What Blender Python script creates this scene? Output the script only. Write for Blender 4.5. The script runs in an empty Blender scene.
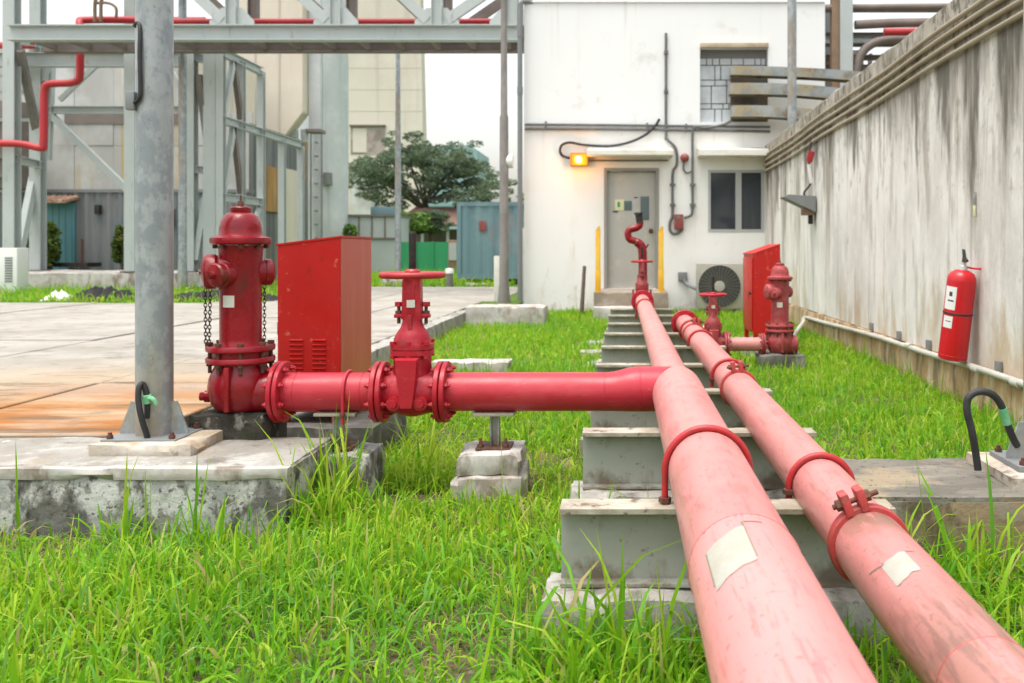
import bpy, bmesh, math, random
import numpy as np
from mathutils import Vector, Matrix, noise
random.seed(7)
R = math.radians
PI = math.pi
scene = bpy.context.scene
COL = scene.collection

# ------------------------------------------------------------------ camera frame (metres; the pipes run along +Y)
F, CX, CY, H = 900.0, 622.0, 248.0, 1.08
def P(px, py, Y):
    return Vector(((px - CX) * Y / F, Y, H - (py - CY) * Y / F))
def PX(px, Y): return (px - CX) * Y / F
def PZ(py, Y): return H - (py - CY) * Y / F

# ------------------------------------------------------------------ mesh builder
def frame_for(axis):
    a = Vector(axis).normalized()
    up = Vector((0, 0, 1)) if abs(a.z) < .95 else Vector((0, 1, 0))
    x = up.cross(a).normalized(); y = a.cross(x)
    return x, y, a

class MB:
    def __init__(self): self.bm = bmesh.new()
    def add(self, tmp):
        me = bpy.data.meshes.new('t'); tmp.to_mesh(me); tmp.free()
        self.bm.from_mesh(me); bpy.data.meshes.remove(me); return self
    def box(self, a, b, bev=0, rot=None, seg=2):
        t = bmesh.new(); bmesh.ops.create_cube(t, size=1)
        a = Vector(a); b = Vector(b); c = (a + b) / 2; s = b - a
        for v in t.verts: v.co = Vector((v.co.x * s.x, v.co.y * s.y, v.co.z * s.z))
        if bev: bmesh.ops.bevel(t, geom=t.edges[:], offset=bev, segments=seg, affect='EDGES', profile=.6)
        for v in t.verts: v.co = (rot @ v.co if rot else v.co) + c
        return self.add(t)
    def block(self, a, b, cell=.05, amp=.008, bev=.01, seed=0):
        """cast concrete block with uneven, chipped faces"""
        t = bmesh.new(); bmesh.ops.create_cube(t, size=1)
        a = Vector(a); b = Vector(b); c = (a + b) / 2; s = b - a
        for v in t.verts: v.co = Vector((v.co.x * s.x, v.co.y * s.y, v.co.z * s.z))
        for ax in range(3):
            n = min(60, int(s[ax] / cell))
            for k in range(1, n + 1):
                co = Vector((0, 0, 0)); co[ax] = -s[ax] / 2 + s[ax] * k / (n + 1)
                no = Vector((0, 0, 0)); no[ax] = 1
                bmesh.ops.bisect_plane(t, geom=t.verts[:] + t.edges[:] + t.faces[:], plane_co=co, plane_no=no)
        t.normal_update()
        for v in t.verts:
            p = v.co + c + Vector((seed, seed * 2.3, 0))
            d = noise.noise(p * 7) * amp + noise.noise(p * 23) * amp * .6
            ax = [abs(abs(v.co[i]) - s[i] / 2) < 1e-4 for i in range(3)]
            if sum(ax) >= 2:
                chip = max(0, noise.noise(p * 11 + Vector((5, 1, 2))) - .1) * amp * 5 + bev * .5
                d -= chip
            v.co += v.normal * d
            v.co += c
        return self.add(t)
    def cyl(self, p0, p1, r0, r1=None, n=20, cap=True):
        p0 = Vector(p0); p1 = Vector(p1); r1 = r0 if r1 is None else r1
        x, y, a = frame_for(p1 - p0)
        t = bmesh.new(); A = []; B = []
        for i in range(n):
            w = 2 * PI * i / n; d = x * math.cos(w) + y * math.sin(w)
            A.append(t.verts.new(p0 + d * r0)); B.append(t.verts.new(p1 + d * r1))
        for i in range(n):
            j = (i + 1) % n; t.faces.new((A[i], A[j], B[j], B[i]))
        if cap: t.faces.new(A[::-1]); t.faces.new(B)
        return self.add(t)
    def hexa(self, p0, p1, r): return self.cyl(p0, p1, r, n=6)
    def lathe(self, prof, o, axis=(0, 0, 1), n=32, cap=True):
        """prof: list of (radius, distance along axis)"""
        o = Vector(o); x, y, a = frame_for(axis); t = bmesh.new(); rings = []
        for pr_ in prof:
            r, h = pr_[:2]; dzz = Vector((0, 0, pr_[2])) if len(pr_) > 2 else Vector((0, 0, 0))
            rings.append([t.verts.new(o + dzz + a * h + (x * math.cos(2 * PI * i / n) + y * math.sin(2 * PI * i / n)) * max(r, 1e-4)) for i in range(n)])
        for A, B in zip(rings, rings[1:]):
            for i in range(n):
                j = (i + 1) % n; t.faces.new((A[i], A[j], B[j], B[i]))
        if cap: t.faces.new(rings[0][::-1]); t.faces.new(rings[-1])
        return self.add(t)
    def tube(self, pts, r, n=10, smooth=6, closed=False, rr=None):
        pts = [Vector(p) for p in pts]
        if smooth and len(pts) > 2:
            q = []
            m = len(pts)
            for i in range(m - 1 if not closed else m):
                p0 = pts[i - 1] if (i > 0 or closed) else pts[i]; p1 = pts[i]; p2 = pts[(i + 1) % m]
                p3 = pts[(i + 2) % m] if (i + 2 < m or closed) else p2
                for k in range(smooth):
                    u = k / smooth
                    q.append(.5 * ((2 * p1) + (p2 - p0) * u + (2 * p0 - 5 * p1 + 4 * p2 - p3) * u * u + (3 * p1 - p0 - 3 * p2 + p3) * u ** 3))
            if not closed: q.append(pts[-1])
            pts = q
        m = len(pts); t = bmesh.new(); rings = []; px = None
        for i, p in enumerate(pts):
            d = (pts[(i + 1) % m] - pts[i - 1]) if closed else (pts[min(i + 1, m - 1)] - pts[max(i - 1, 0)])
            d.normalize()
            if px is None: px = frame_for(d)[0]
            px = (px - d * px.dot(d)).normalized(); py = d.cross(px)
            ra = r if rr is None else r * rr(i / max(1, m - 1))
            rings.append([t.verts.new(p + (px * math.cos(2 * PI * k / n) + py * math.sin(2 * PI * k / n)) * ra) for k in range(n)])
        prs = list(zip(rings, rings[1:])) + ([(rings[-1], rings[0])] if closed else [])
        for A, B in prs:
            for k in range(n):
                j = (k + 1) % n; t.faces.new((A[k], A[j], B[j], B[k]))
        if not closed: t.faces.new(rings[0][::-1]); t.faces.new(rings[-1])
        return self.add(t)
    def ring(self, c, axis, Rr, r, n=32, m=10, arc=None):
        x, y, a = frame_for(axis); c = Vector(c)
        return self.tube([c + (x * math.cos(2 * PI * i / n) + y * math.sin(2 * PI * i / n)) * Rr for i in range(n)], r, m, 0, True)
    def prism(self, poly, d0, d1, plane='xz', bev=0):
        """poly in the named plane, extruded along the remaining axis"""
        t = bmesh.new()
        def mk(u, v, d): return {'xz': (u, d, v), 'yz': (d, u, v), 'xy': (u, v, d)}[plane]
        A = [t.verts.new(mk(u, v, d0)) for u, v in poly]; B = [t.verts.new(mk(u, v, d1)) for u, v in poly]
        t.faces.new(A); t.faces.new(B[::-1])
        for i in range(len(A)):
            j = (i + 1) % len(A); t.faces.new((A[j], A[i], B[i], B[j]))
        bmesh.ops.recalc_face_normals(t, faces=t.faces[:])
        if bev: bmesh.ops.bevel(t, geom=t.edges[:], offset=bev, segments=2, affect='EDGES')
        return self.add(t)
    def ibeam(self, p0, p1, h, b, tw=.01, tf=.012, up=(0, 0, 1), bev=0):
        p0 = Vector(p0); p1 = Vector(p1); a = (p1 - p0); L = a.length; a.normalize()
        u = Vector(up); u = (u - a * u.dot(a)).normalized(); s = a.cross(u)
        rot = Matrix((s, a, u)).transposed(); c = (p0 + p1) / 2
        for dz, w, th in ((h / 2 - tf / 2, b, tf), (-h / 2 + tf / 2, b, tf), (0, tw, h - 2 * tf)):
            t = bmesh.new(); bmesh.ops.create_cube(t, size=1)
            for v in t.verts: v.co = Vector((v.co.x * w, v.co.y * L, v.co.z * th))
            if bev and w == b: bmesh.ops.bevel(t, geom=t.edges[:], offset=bev, segments=2, affect='EDGES')
            for v in t.verts: v.co = rot @ (v.co + Vector((0, 0, dz))) + c
            self.add(t)
        return self
    def bar(self, p0, p1, w, h):
        p0 = Vector(p0); p1 = Vector(p1); a = (p1 - p0); L = a.length; a.normalize()
        u = Vector((0, 0, 1)) if abs(a.z) < .9 else Vector((0, 1, 0)); u = (u - a * u.dot(a)).normalized(); s = a.cross(u)
        return self.box(Vector((-w / 2, -L / 2, -h / 2)), Vector((w / 2, L / 2, h / 2)), 0).xf_last(Matrix((s, a, u)).transposed(), (p0 + p1) / 2, 8)
    def xf_last(self, rot, c, n):
        self.bm.verts.ensure_lookup_table()
        for v in self.bm.verts[-n:]: v.co = rot @ v.co + c
        return self
    def rotate(self, ang, axis, o):
        m = Matrix.Rotation(ang, 3, axis); o = Vector(o)
        for v in self.bm.verts: v.co = m @ (v.co - o) + o
        return self
    def build(self, name, mat, parent=None, loc=None, ang=34, label=None, recalc=True):
        if recalc: bmesh.ops.recalc_face_normals(self.bm, faces=self.bm.faces[:])
        off = Vector(loc) if loc is not None else (root_loc(parent) if parent else Vector((0, 0, 0)))
        for v in self.bm.verts: v.co -= off
        me = bpy.data.meshes.new(name); self.bm.to_mesh(me); self.bm.free()
        for p in me.polygons: p.use_smooth = True
        me.set_sharp_from_angle(angle=R(ang))
        me.materials.append(mat)
        o = bpy.data.objects.new(name, me); COL.objects.link(o)
        if parent: o.parent = parent
        else: o.location = off
        if label: o['label'] = label
        return o
def root_loc(o):
    while o.parent: o = o.parent
    return o.location.copy()
def tag(o, label, cat, group=None, kind=None):
    if label: o['label'] = label
    if cat: o['category'] = cat
    if group: o['group'] = group
    if kind: o['kind'] = kind
    return o
def thing(name, loc, label, cat, group=None):
    o = bpy.data.objects.new(name, None); COL.objects.link(o); o.empty_display_size = .1
    o.location = loc; return tag(o, label, cat, group)
def copy_tree(o, parent=None):
    c = o.copy(); COL.objects.link(c); c.parent = parent
    for ch in list(o.children): copy_tree(ch, c)
    return c
def dup(root, loc, label, rz=None, group=None):
    c = copy_tree(root); c.location = loc; c['label'] = label
    if rz is not None: c.rotation_euler = (0, 0, rz)
    if group: c['group'] = group
    return c
ORD = ['first', 'second', 'third', 'fourth', 'fifth', 'sixth', 'seventh', 'eighth', 'ninth', 'tenth']

# ------------------------------------------------------------------ materials
def mat(name, base, rough=.6, metal=0.0, layers=(), bump=None, spec=.5, emit=None, roughvar=0, coat=0):
    """layers: (colour, noise scale, (sx,sy,sz) stretch, lo, hi, amount[, detail[, centre, radius]])"""
    m = bpy.data.materials.new(name); m.use_nodes = True
    nt = m.node_tree; N = nt.nodes; L = nt.links; b = N['Principled BSDF']
    b.inputs['Roughness'].default_value = rough; b.inputs['Metallic'].default_value = metal
    b.inputs['Specular IOR Level'].default_value = spec
    if coat: b.inputs['Coat Weight'].default_value = coat; b.inputs['Coat Roughness'].default_value = .25
    tc = N.new('ShaderNodeTexCoord')
    rgb = N.new('ShaderNodeRGB'); rgb.outputs[0].default_value = (*base, 1); cur = rgb.outputs[0]
    for i, ly in enumerate(layers):
        col, sc, st, lo, hi, am = ly[:6]; lo -= .055; hi -= .06; det = ly[6] if len(ly) > 6 else 5
        mp = N.new('ShaderNodeMapping'); mp.inputs['Scale'].default_value = st; mp.inputs['Location'].default_value = (i * 3.7, i * 1.9, i * 2.3)
        L.new(tc.outputs['Object'], mp.inputs['Vector'])
        nz = N.new('ShaderNodeTexNoise'); nz.inputs['Scale'].default_value = sc; nz.inputs['Detail'].default_value = det; nz.inputs['Roughness'].default_value = .62
        L.new(mp.outputs[0], nz.inputs['Vector'])
        mr = N.new('ShaderNodeMapRange'); mr.inputs['From Min'].default_value = lo; mr.inputs['From Max'].default_value = hi
        mr.inputs['To Max'].default_value = am; L.new(nz.outputs['Fac'], mr.inputs['Value']); fac = mr.outputs[0]
        if len(ly) == 8:
            sx = N.new('ShaderNodeSeparateXYZ'); L.new(tc.outputs['Object'], sx.inputs[0])
            m2 = N.new('ShaderNodeMapRange'); m2.inputs['From Min'].default_value = ly[7][0]; m2.inputs['From Max'].default_value = ly[7][1]; L.new(sx.outputs[2], m2.inputs['Value'])
            m2.inputs['To Min'].default_value = -.16
            ad = N.new('ShaderNodeMath'); ad.operation = 'ADD'; L.new(nz.outputs['Fac'], ad.inputs[0]); L.new(m2.outputs[0], ad.inputs[1]); m2.inputs['To Max'].default_value = .06
            L.new(ad.outputs[0], mr.inputs['Value'])
        if len(ly) > 8:
            vd = N.new('ShaderNodeVectorMath'); vd.operation = 'DISTANCE'; L.new(tc.outputs['Object'], vd.inputs[0]); vd.inputs[1].default_value = ly[7]
            m2 = N.new('ShaderNodeMapRange'); m2.inputs['From Min'].default_value = ly[8]; m2.inputs['From Max'].default_value = ly[8] * .35
            L.new(vd.outputs['Value'], m2.inputs['Value'])
            mu = N.new('ShaderNodeMath'); mu.operation = 'MULTIPLY'; L.new(fac, mu.inputs[0]); L.new(m2.outputs[0], mu.inputs[1]); fac = mu.outputs[0]
        mx = N.new('ShaderNodeMix'); mx.data_type = 'RGBA'; mx.inputs[7].default_value = (*col, 1)
        L.new(fac, mx.inputs[0]); L.new(cur, mx.inputs[6]); cur = mx.outputs[2]
    L.new(cur, b.inputs['Base Color'])
    if roughvar:
        nz = N.new('ShaderNodeTexNoise'); nz.inputs['Scale'].default_value = 9; nz.inputs['Detail'].default_value = 6; L.new(tc.outputs['Object'], nz.inputs['Vector'])
        mr = N.new('ShaderNodeMapRange'); mr.inputs['From Min'].default_value = .3; mr.inputs['From Max'].default_value = .7
        mr.inputs['To Min'].default_value = max(.05, rough - roughvar); mr.inputs['To Max'].default_value = min(1, rough + roughvar)
        L.new(nz.outputs['Fac'], mr.inputs['Value']); L.new(mr.outputs[0], b.inputs['Roughness'])
    if bump:
        sc, stg = bump[:2]
        mp = N.new('ShaderNodeMapping'); mp.inputs['Scale'].default_value = bump[2] if len(bump) > 2 else (1, 1, 1); L.new(tc.outputs['Object'], mp.inputs['Vector'])
        nz = N.new('ShaderNodeTexNoise'); nz.inputs['Scale'].default_value = sc; nz.inputs['Detail'].default_value = 7; nz.inputs['Roughness'].default_value = .65
        L.new(mp.outputs[0], nz.inputs['Vector'])
        bp = N.new('ShaderNodeBump'); bp.inputs['Strength'].default_value = stg; bp.inputs['Distance'].default_value = .02
        L.new(nz.outputs['Fac'], bp.inputs['Height']); L.new(bp.outputs[0], b.inputs['Normal'])
    if emit:
        b.inputs['Emission Color'].default_value = (*emit[0], 1); b.inputs['Emission Strength'].default_value = emit[1]
    return m
I3 = (1, 1, 1)
M = {}
M['red_gloss'] = mat('red_gloss', (.27, .004, .011), .27, layers=[((.16, .004, .008), 4, I3, .47, .68, .65), ((.06, .02, .015), 28, I3, .70, .76, .6), ((.40, .05, .05), 55, I3, .72, .78, .4), ((.07, .022, .014), 6, (1, 1, .45), .62, .70, .65, 9), ((.38, .03, .03), 12, (1, 1, .3), .64, .74, .4)], bump=(40, .1), roughvar=.12, spec=.42)
M['red_gloss_far'] = mat('red_gloss_far', (.36, .04, .045), .55, layers=[((.2, .03, .03), 6, I3, .4, .7, .6), ((.45, .16, .15), 20, I3, .55, .75, .5)], bump=(40, .15), roughvar=.1)
M['red_valve'] = mat('red_valve', (.41, .013, .028), .36, layers=[((.30, .01, .018), 5, I3, .47, .68, .6), ((.54, .10, .11), 14, I3, .60, .76, .35), ((.12, .03, .02), 30, I3, .71, .77, .6), ((.10, .03, .02), 7, (1, 1, .5), .66, .74, .5, 9)], bump=(60, .12), roughvar=.1, spec=.35)
M['red_cross'] = mat('red_cross', (.46, .028, .046), .36, layers=[((.40, .022, .034), 4, (2, 1, 1), .47, .66, .6), ((.57, .12, .13), 6, (.5, 1, 1), .58, .76, .35), ((.2, .05, .04), 45, I3, .73, .79, .6), ((.20, .06, .04), 5, (.6, 1, 1), .66, .74, .45, 9), ((.6, .2, .2), 60, (.25, 1, 1), .70, .76, .4)], bump=(60, .06), roughvar=.1, spec=.38)
M['pink_main'] = mat('pink_main', (.60, .255, .24), .38, layers=[((.55, .185, .18), 1.6, (2, .5, 2), .46, .68, .5), ((.64, .33, .31), 3, (2, .6, 2), .54, .72, .35), ((.46, .115, .115), 30, (2.5, .25, 2.5), .62, .70, .5, 9), ((.30, .12, .095), 75, I3, .675, .72, .75), ((.38, .20, .15), 9, (3, .4, 3), .65, .72, .5, 10), ((.30, .16, .13), 24, (4, .3, 4), .675, .72, .6, 10)], bump=(90, .07), roughvar=.1, spec=.5)
M['pink_second'] = mat('pink_second', (.59, .24, .225), .40, layers=[((.53, .16, .15), 1.8, (2, .5, 2), .46, .68, .5), ((.63, .32, .295), 3, (2, .6, 2), .54, .72, .35), ((.46, .12, .12), 30, (2.5, .25, 2.5), .62, .70, .5, 9), ((.26, .11, .08), 75, I3, .67, .72, .75), ((.28, .155, .115), 7, (3, .4, 3), .47, .55, .7, 10, (.01, -2.64, .085), .40), ((.18, .10, .08), 20, (3, .4, 3), .57, .66, .6, 11, (.01, -2.64, .085), .42), ((.22, .13, .09), 14, (2, .5, 2), .47, .56, .85, 10, (0, -1.935, .085), .12), ((.30, .16, .12), 12, (3, .35, 3), .65, .72, .55, 10)], bump=(90, .07), roughvar=.1, spec=.5)
M['red_bolt'] = mat('red_bolt', (.42, .02, .025), .42, layers=[((.2, .03, .02), 30, I3, .5, .7, .5)], bump=(50, .1))
M['red_clamp'] = mat('red_clamp', (.45, .05, .05), .5, layers=[((.2, .06, .04), 22, I3, .5, .7, .7), ((.6, .2, .18), 14, I3, .6, .75, .5)], bump=(50, .15))
M['red_cabinet'] = mat('red_cabinet', (.48, .014, .010), .42, layers=[((.40, .012, .010), 2.5, I3, .42, .68, .6), ((.6, .15, .1), 26, I3, .70, .73, .7), ((.58, .14, .1), 12, (1, 1, .2), .68, .76, .4), ((.2, .02, .015), 16, I3, .68, .74, .5)], bump=(30, .05), roughvar=.08, spec=.35)
M['cab_side_lit'] = mat('cab_side_lit', (.50, .085, .055), .38, layers=[((.44, .06, .04), 3, (1, 1, .4), .4, .7, .6), ((.55, .16, .11), 5, (1, 3, .3), .56, .74, .45)], bump=(30, .04))  # cabinet red made paler: sky light on the side face painted in
M['red_ext'] = mat('red_ext', (.52, .006, .012), .3, layers=[((.4, .005, .01), 4, I3, .45, .7, .5)])
M['red_far'] = mat('red_far', (.45, .02, .03), .5, layers=[((.3, .03, .03), 3, I3, .5, .7, .5)])
M['rust_bolt'] = mat('rust_bolt', (.09, .045, .035), .7, .3, layers=[((.18, .07, .04), 30, I3, .45, .65, .7)], bump=(60, .2))
M['black_steel'] = mat('black_steel', (.025, .022, .02), .5, .4, layers=[((.08, .05, .04), 25, I3, .5, .7, .6)], bump=(60, .1))
M['chain'] = mat('chain', (.05, .035, .03), .55, .5, layers=[((.13, .06, .04), 30, I3, .5, .7, .6)])
M['black_rubber'] = mat('black_rubber', (.018, .018, .02), .6, layers=[((.05, .05, .048), 12, I3, .5, .75, .6)], bump=(40, .2))
M['green_tape'] = mat('green_tape', (.12, .42, .2), .5, layers=[((.4, .6, .45), 20, I3, .5, .7, .5)])
M['grey_paint'] = mat('grey_paint', (.32, .335, .295), .5, layers=[((.25, .26, .225), 3, (1, 1, 2), .48, .66, .6), ((.20, .15, .10), 9, (1, 1, .4), .62, .72, .7, 8), ((.16, .08, .05), 30, I3, .68, .76, .7), ((.40, .41, .375), 5, (1, 1, .4), .58, .72, .6), ((.13, .095, .06), 6, (1, 1, .8), .50, .62, .8, 10, (.09, -.01))], bump=(40, .08), spec=.35)
M['flange_paint'] = mat('flange_paint', (.36, .325, .255), .7, layers=[((.46, .44, .38), 6, (1, 2, 1), .5, .64, .7), ((.25, .21, .15), 9, I3, .52, .66, .7, 8), ((.10, .055, .035), 16, I3, .62, .69, .85, 9)], bump=(40, .25), spec=.25)
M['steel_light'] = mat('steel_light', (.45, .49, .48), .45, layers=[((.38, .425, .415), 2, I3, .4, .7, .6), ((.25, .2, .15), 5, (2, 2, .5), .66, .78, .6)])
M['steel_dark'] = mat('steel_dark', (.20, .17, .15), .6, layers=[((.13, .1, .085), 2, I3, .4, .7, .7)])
M['galv'] = mat('galv', (.335, .36, .365), .42, .25, layers=[((.20, .235, .26), 9, (1, 1, .6), .49, .58, .65, 4), ((.40, .43, .44), 15, (1, 1, .7), .57, .66, .6, 4), ((.30, .22, .14), 4, (1, 1, .16), .58, .70, .7, 9), ((.14, .15, .16), 50, I3, .68, .75, .5)], bump=(30, .06), roughvar=.1)
M['galv_dull'] = mat('galv_dull', (.22, .235, .24), .55, .2, layers=[((.2, .2, .2), 5, (1, 1, .4), .45, .7, .6)])
M['post_dark'] = mat('post_dark', (.20, .185, .17), .6, layers=[((.12, .11, .1), 4, (1, 1, .4), .45, .7, .6), ((.32, .3, .28), 6, (1, 1, .4), .55, .75, .5)])
M['conc'] = mat('conc', (.34, .325, .295), .85, layers=[((.30, .285, .26), 3, I3, .42, .68, .8), ((.45, .44, .41), 7, I3, .55, .72, .7), ((.13, .12, .10), 6, (1, 1, .55), .58, .68, .75, 8), ((.25, .19, .13), 4, I3, .6, .74, .5), ((.1, .095, .085), 42, I3, .64, .72, .6)], bump=(14, .45), spec=.25)
M['conc_face'] = mat('conc_face', (.43, .425, .395), .88, layers=[((.30, .305, .30), 2.2, I3, .47, .55, .8, 10), ((.55, .545, .52), 4, I3, .55, .61, .8, 10), ((.40, .31, .21), 2.2, I3, .58, .66, .7, 9), ((.065, .06, .05), 4.5, (1, 1, .6), .58, .64, .78, 12), ((.04, .038, .03), 9, (1, 1, .4), .61, .67, .8, 12), ((.14, .13, .11), 14, (1, 1, .7), .61, .66, .7, 12), ((.07, .065, .055), 38, I3, .64, .69, .8)], bump=(12, .8), spec=.2)
M['conc_top'] = mat('conc_top', (.33, .315, .285), .9, layers=[((.23, .21, .18), 3, I3, .46, .64, .75, 9), ((.48, .47, .44), 5, I3, .56, .70, .7, 9), ((.12, .10, .08), 6, I3, .64, .73, .65, 9), ((.10, .09, .075), 60, I3, .67, .74, .7), ((.36, .25, .14), 2.2, I3, .60, .72, .5)], bump=(18, .5), spec=.2)
M['conc_old'] = mat('conc_old', (.185, .17, .145), .9, layers=[((.12, .11, .09), 3, (1, 2.5, 1), .46, .62, .75, 9), ((.27, .25, .215), 4, (.7, 2.5, 1), .56, .70, .7, 9), ((.34, .27, .175), 2.2, I3, .57, .66, .7, 8), ((.06, .055, .045), 40, I3, .65, .72, .8)], bump=(18, .6), spec=.2)
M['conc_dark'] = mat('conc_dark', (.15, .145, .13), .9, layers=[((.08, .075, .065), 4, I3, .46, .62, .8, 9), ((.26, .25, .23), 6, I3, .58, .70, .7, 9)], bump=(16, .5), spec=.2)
M['conc_moss'] = mat('conc_moss', (.065, .06, .05), .95, layers=[((.025, .025, .02), 9, I3, .45, .62, .8), ((.22, .21, .18), 14, I3, .60, .68, .8), ((.06, .075, .03), 7, I3, .58, .72, .5)], bump=(16, .8), spec=.15)
M['conc_brown'] = mat('conc_brown', (.13, .125, .112), .9, layers=[((.07, .068, .06), 5, (1, 1, .7), .48, .60, .85, 10), ((.33, .235, .135), 2.2, I3, .36, .48, .95, 8, (.7, -.28, .12), 2.2), ((.22, .21, .19), 9, I3, .56, .68, .6, 9), ((.09, .07, .05), 6, (1, 1, .5), .58, .66, .8, 10)], bump=(14, .6), spec=.2)
M['grout'] = mat('grout', (.46, .41, .34), .85, layers=[((.34, .24, .14), 5, I3, .5, .64, .75, 8), ((.52, .49, .45), 6, I3, .54, .68, .7), ((.13, .09, .06), 7, I3, .62, .70, .75, 9)], bump=(16, .4), spec=.2)
M['whitewash'] = mat('whitewash', (.50, .48, .45), .85, layers=[((.33, .29, .25), 4, I3, .5, .66, .7), ((.16, .12, .085), 5, (1, 1, .5), .58, .68, .75, 8)], bump=(14, .3), spec=.2)
M['yard'] = mat('yard', (.34, .32, .285), .9, layers=[((.25, .23, .195), .7, (1, 1.3, 1), .46, .64, .7, 8), ((.40, .38, .345), 1.6, (1, 1.3, 1), .52, .68, .6, 8), ((.38, .27, .155), .8, (.7, 1.5, 1), .42, .58, .85, 8, (-3.3, 4.7, .2), 2.7), ((.31, .115, .022), 1.0, (.6, 2.0, 1), .43, .56, .95, 9, (-2.9, 4.3, .2), 1.9), ((.12, .085, .055), 1.6, (.5, 2.6, 1), .615, .67, .7, 10, (-3, 4.5, .2), 3.5), ((.15, .13, .105), 4, (1, 1.3, 1), .61, .72, .6, 10), ((.13, .115, .1), 40, I3, .68, .75, .6)], bump=(20, .35), spec=.2)
M['joint'] = mat('joint', (.10, .085, .07), .95)
M['soil'] = mat('soil', (.11, .085, .055), .95, layers=[((.09, .1, .035), 3, I3, .42, .6, .8), ((.19, .13, .09), 6, I3, .56, .7, .7), ((.24, .20, .15), 30, I3, .63, .7, .6)], bump=(18, .9), spec=.1)
M['lawn'] = mat('lawn', (.09, .15, .03), .95, layers=[((.12, .19, .04), 1.2, I3, .45, .65, .8), ((.06, .13, .02), 8, I3, .5, .7, .7)], bump=(25, .9), spec=.1)
M['white_wall'] = mat('white_wall', (.83, .84, .84), .8, layers=[((.78, .79, .79), .5, (1, 1, .5), .4, .7, .6), ((.66, .66, .64), 3, (3, 1, .25), .66, .82, .35), ((.5, .48, .45), 2.2, I3, .66, .78, .4, 8), ((.55, .53, .49), 2.0, (3, 1, .14), .67, .76, .35, 9)], bump=(25, .08), spec=.2)
M['cream_wall'] = mat('cream_wall', (.82, .81, .785), .8, layers=[((.72, .68, .6), 2, (1, 1, .4), .55, .75, .5), ((.5, .4, .27), 3, (2, 1, .5), .68, .8, .35), ((.58, .55, .5), 2.0, (3, 1, .14), .67, .77, .35, 9), ((.36, .33, .27), 3, (1.5, 1, 1), .59, .72, .5, 9, (.8, .1))], bump=(25, .08), spec=.2)
M['canopy'] = mat('canopy', (.72, .70, .64), .8, layers=[((.5, .4, .26), 3, (1, 1, 2), .55, .72, .6)], bump=(25, .1))
M['door_grey'] = mat('door_grey', (.44, .43, .39), .5, layers=[((.37, .36, .32), 2, (1, 1, .5), .45, .7, .6), ((.6, .57, .52), 5, I3, .6, .75, .4)])
M['door_frame'] = mat('door_frame', (.27, .255, .235), .55)
M['win_frame'] = mat('win_frame', (.42, .425, .42), .5)
M['glass_dark'] = mat('glass_dark', (.04, .048, .06), .06, layers=[((.05, .055, .065), .8, I3, .45, .6, .7)])
M['alu'] = mat('alu', (.55, .56, .56), .4, .3)
M['yellow'] = mat('yellow', (.72, .38, .01), .45, layers=[((.6, .33, .02), 5, I3, .5, .7, .6), ((.85, .6, .1), 4, I3, .55, .7, .4)])
M['lamp_body'] = mat('lamp_body', (.55, .20, .01), .5)
M['lamp_glow'] = mat('lamp_glow', (.5, .14, .01), .4, emit=((1, .17, .0), .9))
M['lamp_core'] = mat('lamp_core', (.9, .7, .3), .4, emit=((1, .62, .14), 6))
M['conduit'] = mat('conduit', (.105, .11, .11), .5, layers=[((.2, .2, .19), 5, I3, .5, .7, .5)])
M['conduit_tan'] = mat('conduit_tan', (.37, .315, .23), .6, layers=[((.22, .18, .12), 2, (1, .6, 1), .45, .7, .7), ((.5, .44, .34), 4, (1, .5, 1), .55, .75, .5)], bump=(30, .08))
M['conduit_pale'] = mat('conduit_pale', (.47, .46, .41), .6, layers=[((.34, .32, .28), 3, I3, .5, .7, .6)])
M['ac'] = mat('ac', (.40, .38, .325), .5, layers=[((.33, .3, .25), 4, I3, .5, .7, .5)])
M['ac_dark'] = mat('ac_dark', (.03, .029, .027), .6)
M['ac_grille'] = mat('ac_grille', (.17, .165, .15), .5)
M['wall_plank'] = mat('wall_plank', (.73, .715, .67), .9, layers=[((.55, .53, .49), 1.0, (1, 1.1, .7), .46, .64, .75, 10), ((.79, .775, .735), 2.4, (1, 1.6, .6), .53, .66, .6, 10), ((.31, .285, .245), 1.4, (1, 1.5, .32), .53, .66, .88, 12, (.5, 2.45)), ((.13, .12, .10), 1.9, (1, 1.9, .3), .575, .67, .88, 12, (.9, 2.5)), ((.42, .39, .34), 4, (1, 2.2, .25), .60, .70, .6, 12), ((.25, .23, .2), 8, (1, 1, .7), .62, .72, .5, 10, (.4, 2.4)), ((.47, .33, .18), 2, (1, 1.6, .5), .55, .68, .65, 9, (1.0, .3))], bump=(14, .4, (1, 1.2, .6)), spec=.15)
M['wall_crown'] = mat('wall_crown', (.40, .37, .315), .9, layers=[((.20, .18, .145), 3, (1, 1.6, .8), .48, .60, .8, 10), ((.54, .51, .46), 6, (1, 1.5, .7), .56, .70, .6), ((.07, .06, .05), 9, (1, 1, .6), .60, .68, .75, 10)], bump=(14, .5), spec=.15)
M['wall_plinth'] = mat('wall_plinth', (.50, .38, .22), .92, layers=[((.34, .21, .095), 3, (1, 2, .7), .50, .62, .75), ((.15, .13, .1), 4, (1, 3, .4), .58, .68, .8, 8), ((.62, .55, .44), 4, (1, 2, .5), .58, .68, .6)], bump=(14, .5), spec=.15)
M['tray'] = mat('tray', (.20, .21, .205), .6, layers=[((.33, .27, .16), 1.6, (1.4, 1, 1), .47, .60, .85), ((.12, .07, .04), 4, I3, .58, .7, .75), ((.3, .345, .37), 2, I3, .56, .68, .7)], bump=(30, .15))
M['blocks'] = mat('blocks', (.56, .60, .63), .7, layers=[((.4, .42, .43), 3, I3, .45, .7, .7)])
M['mortar'] = mat('mortar', (.20, .20, .20), .9)
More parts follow.
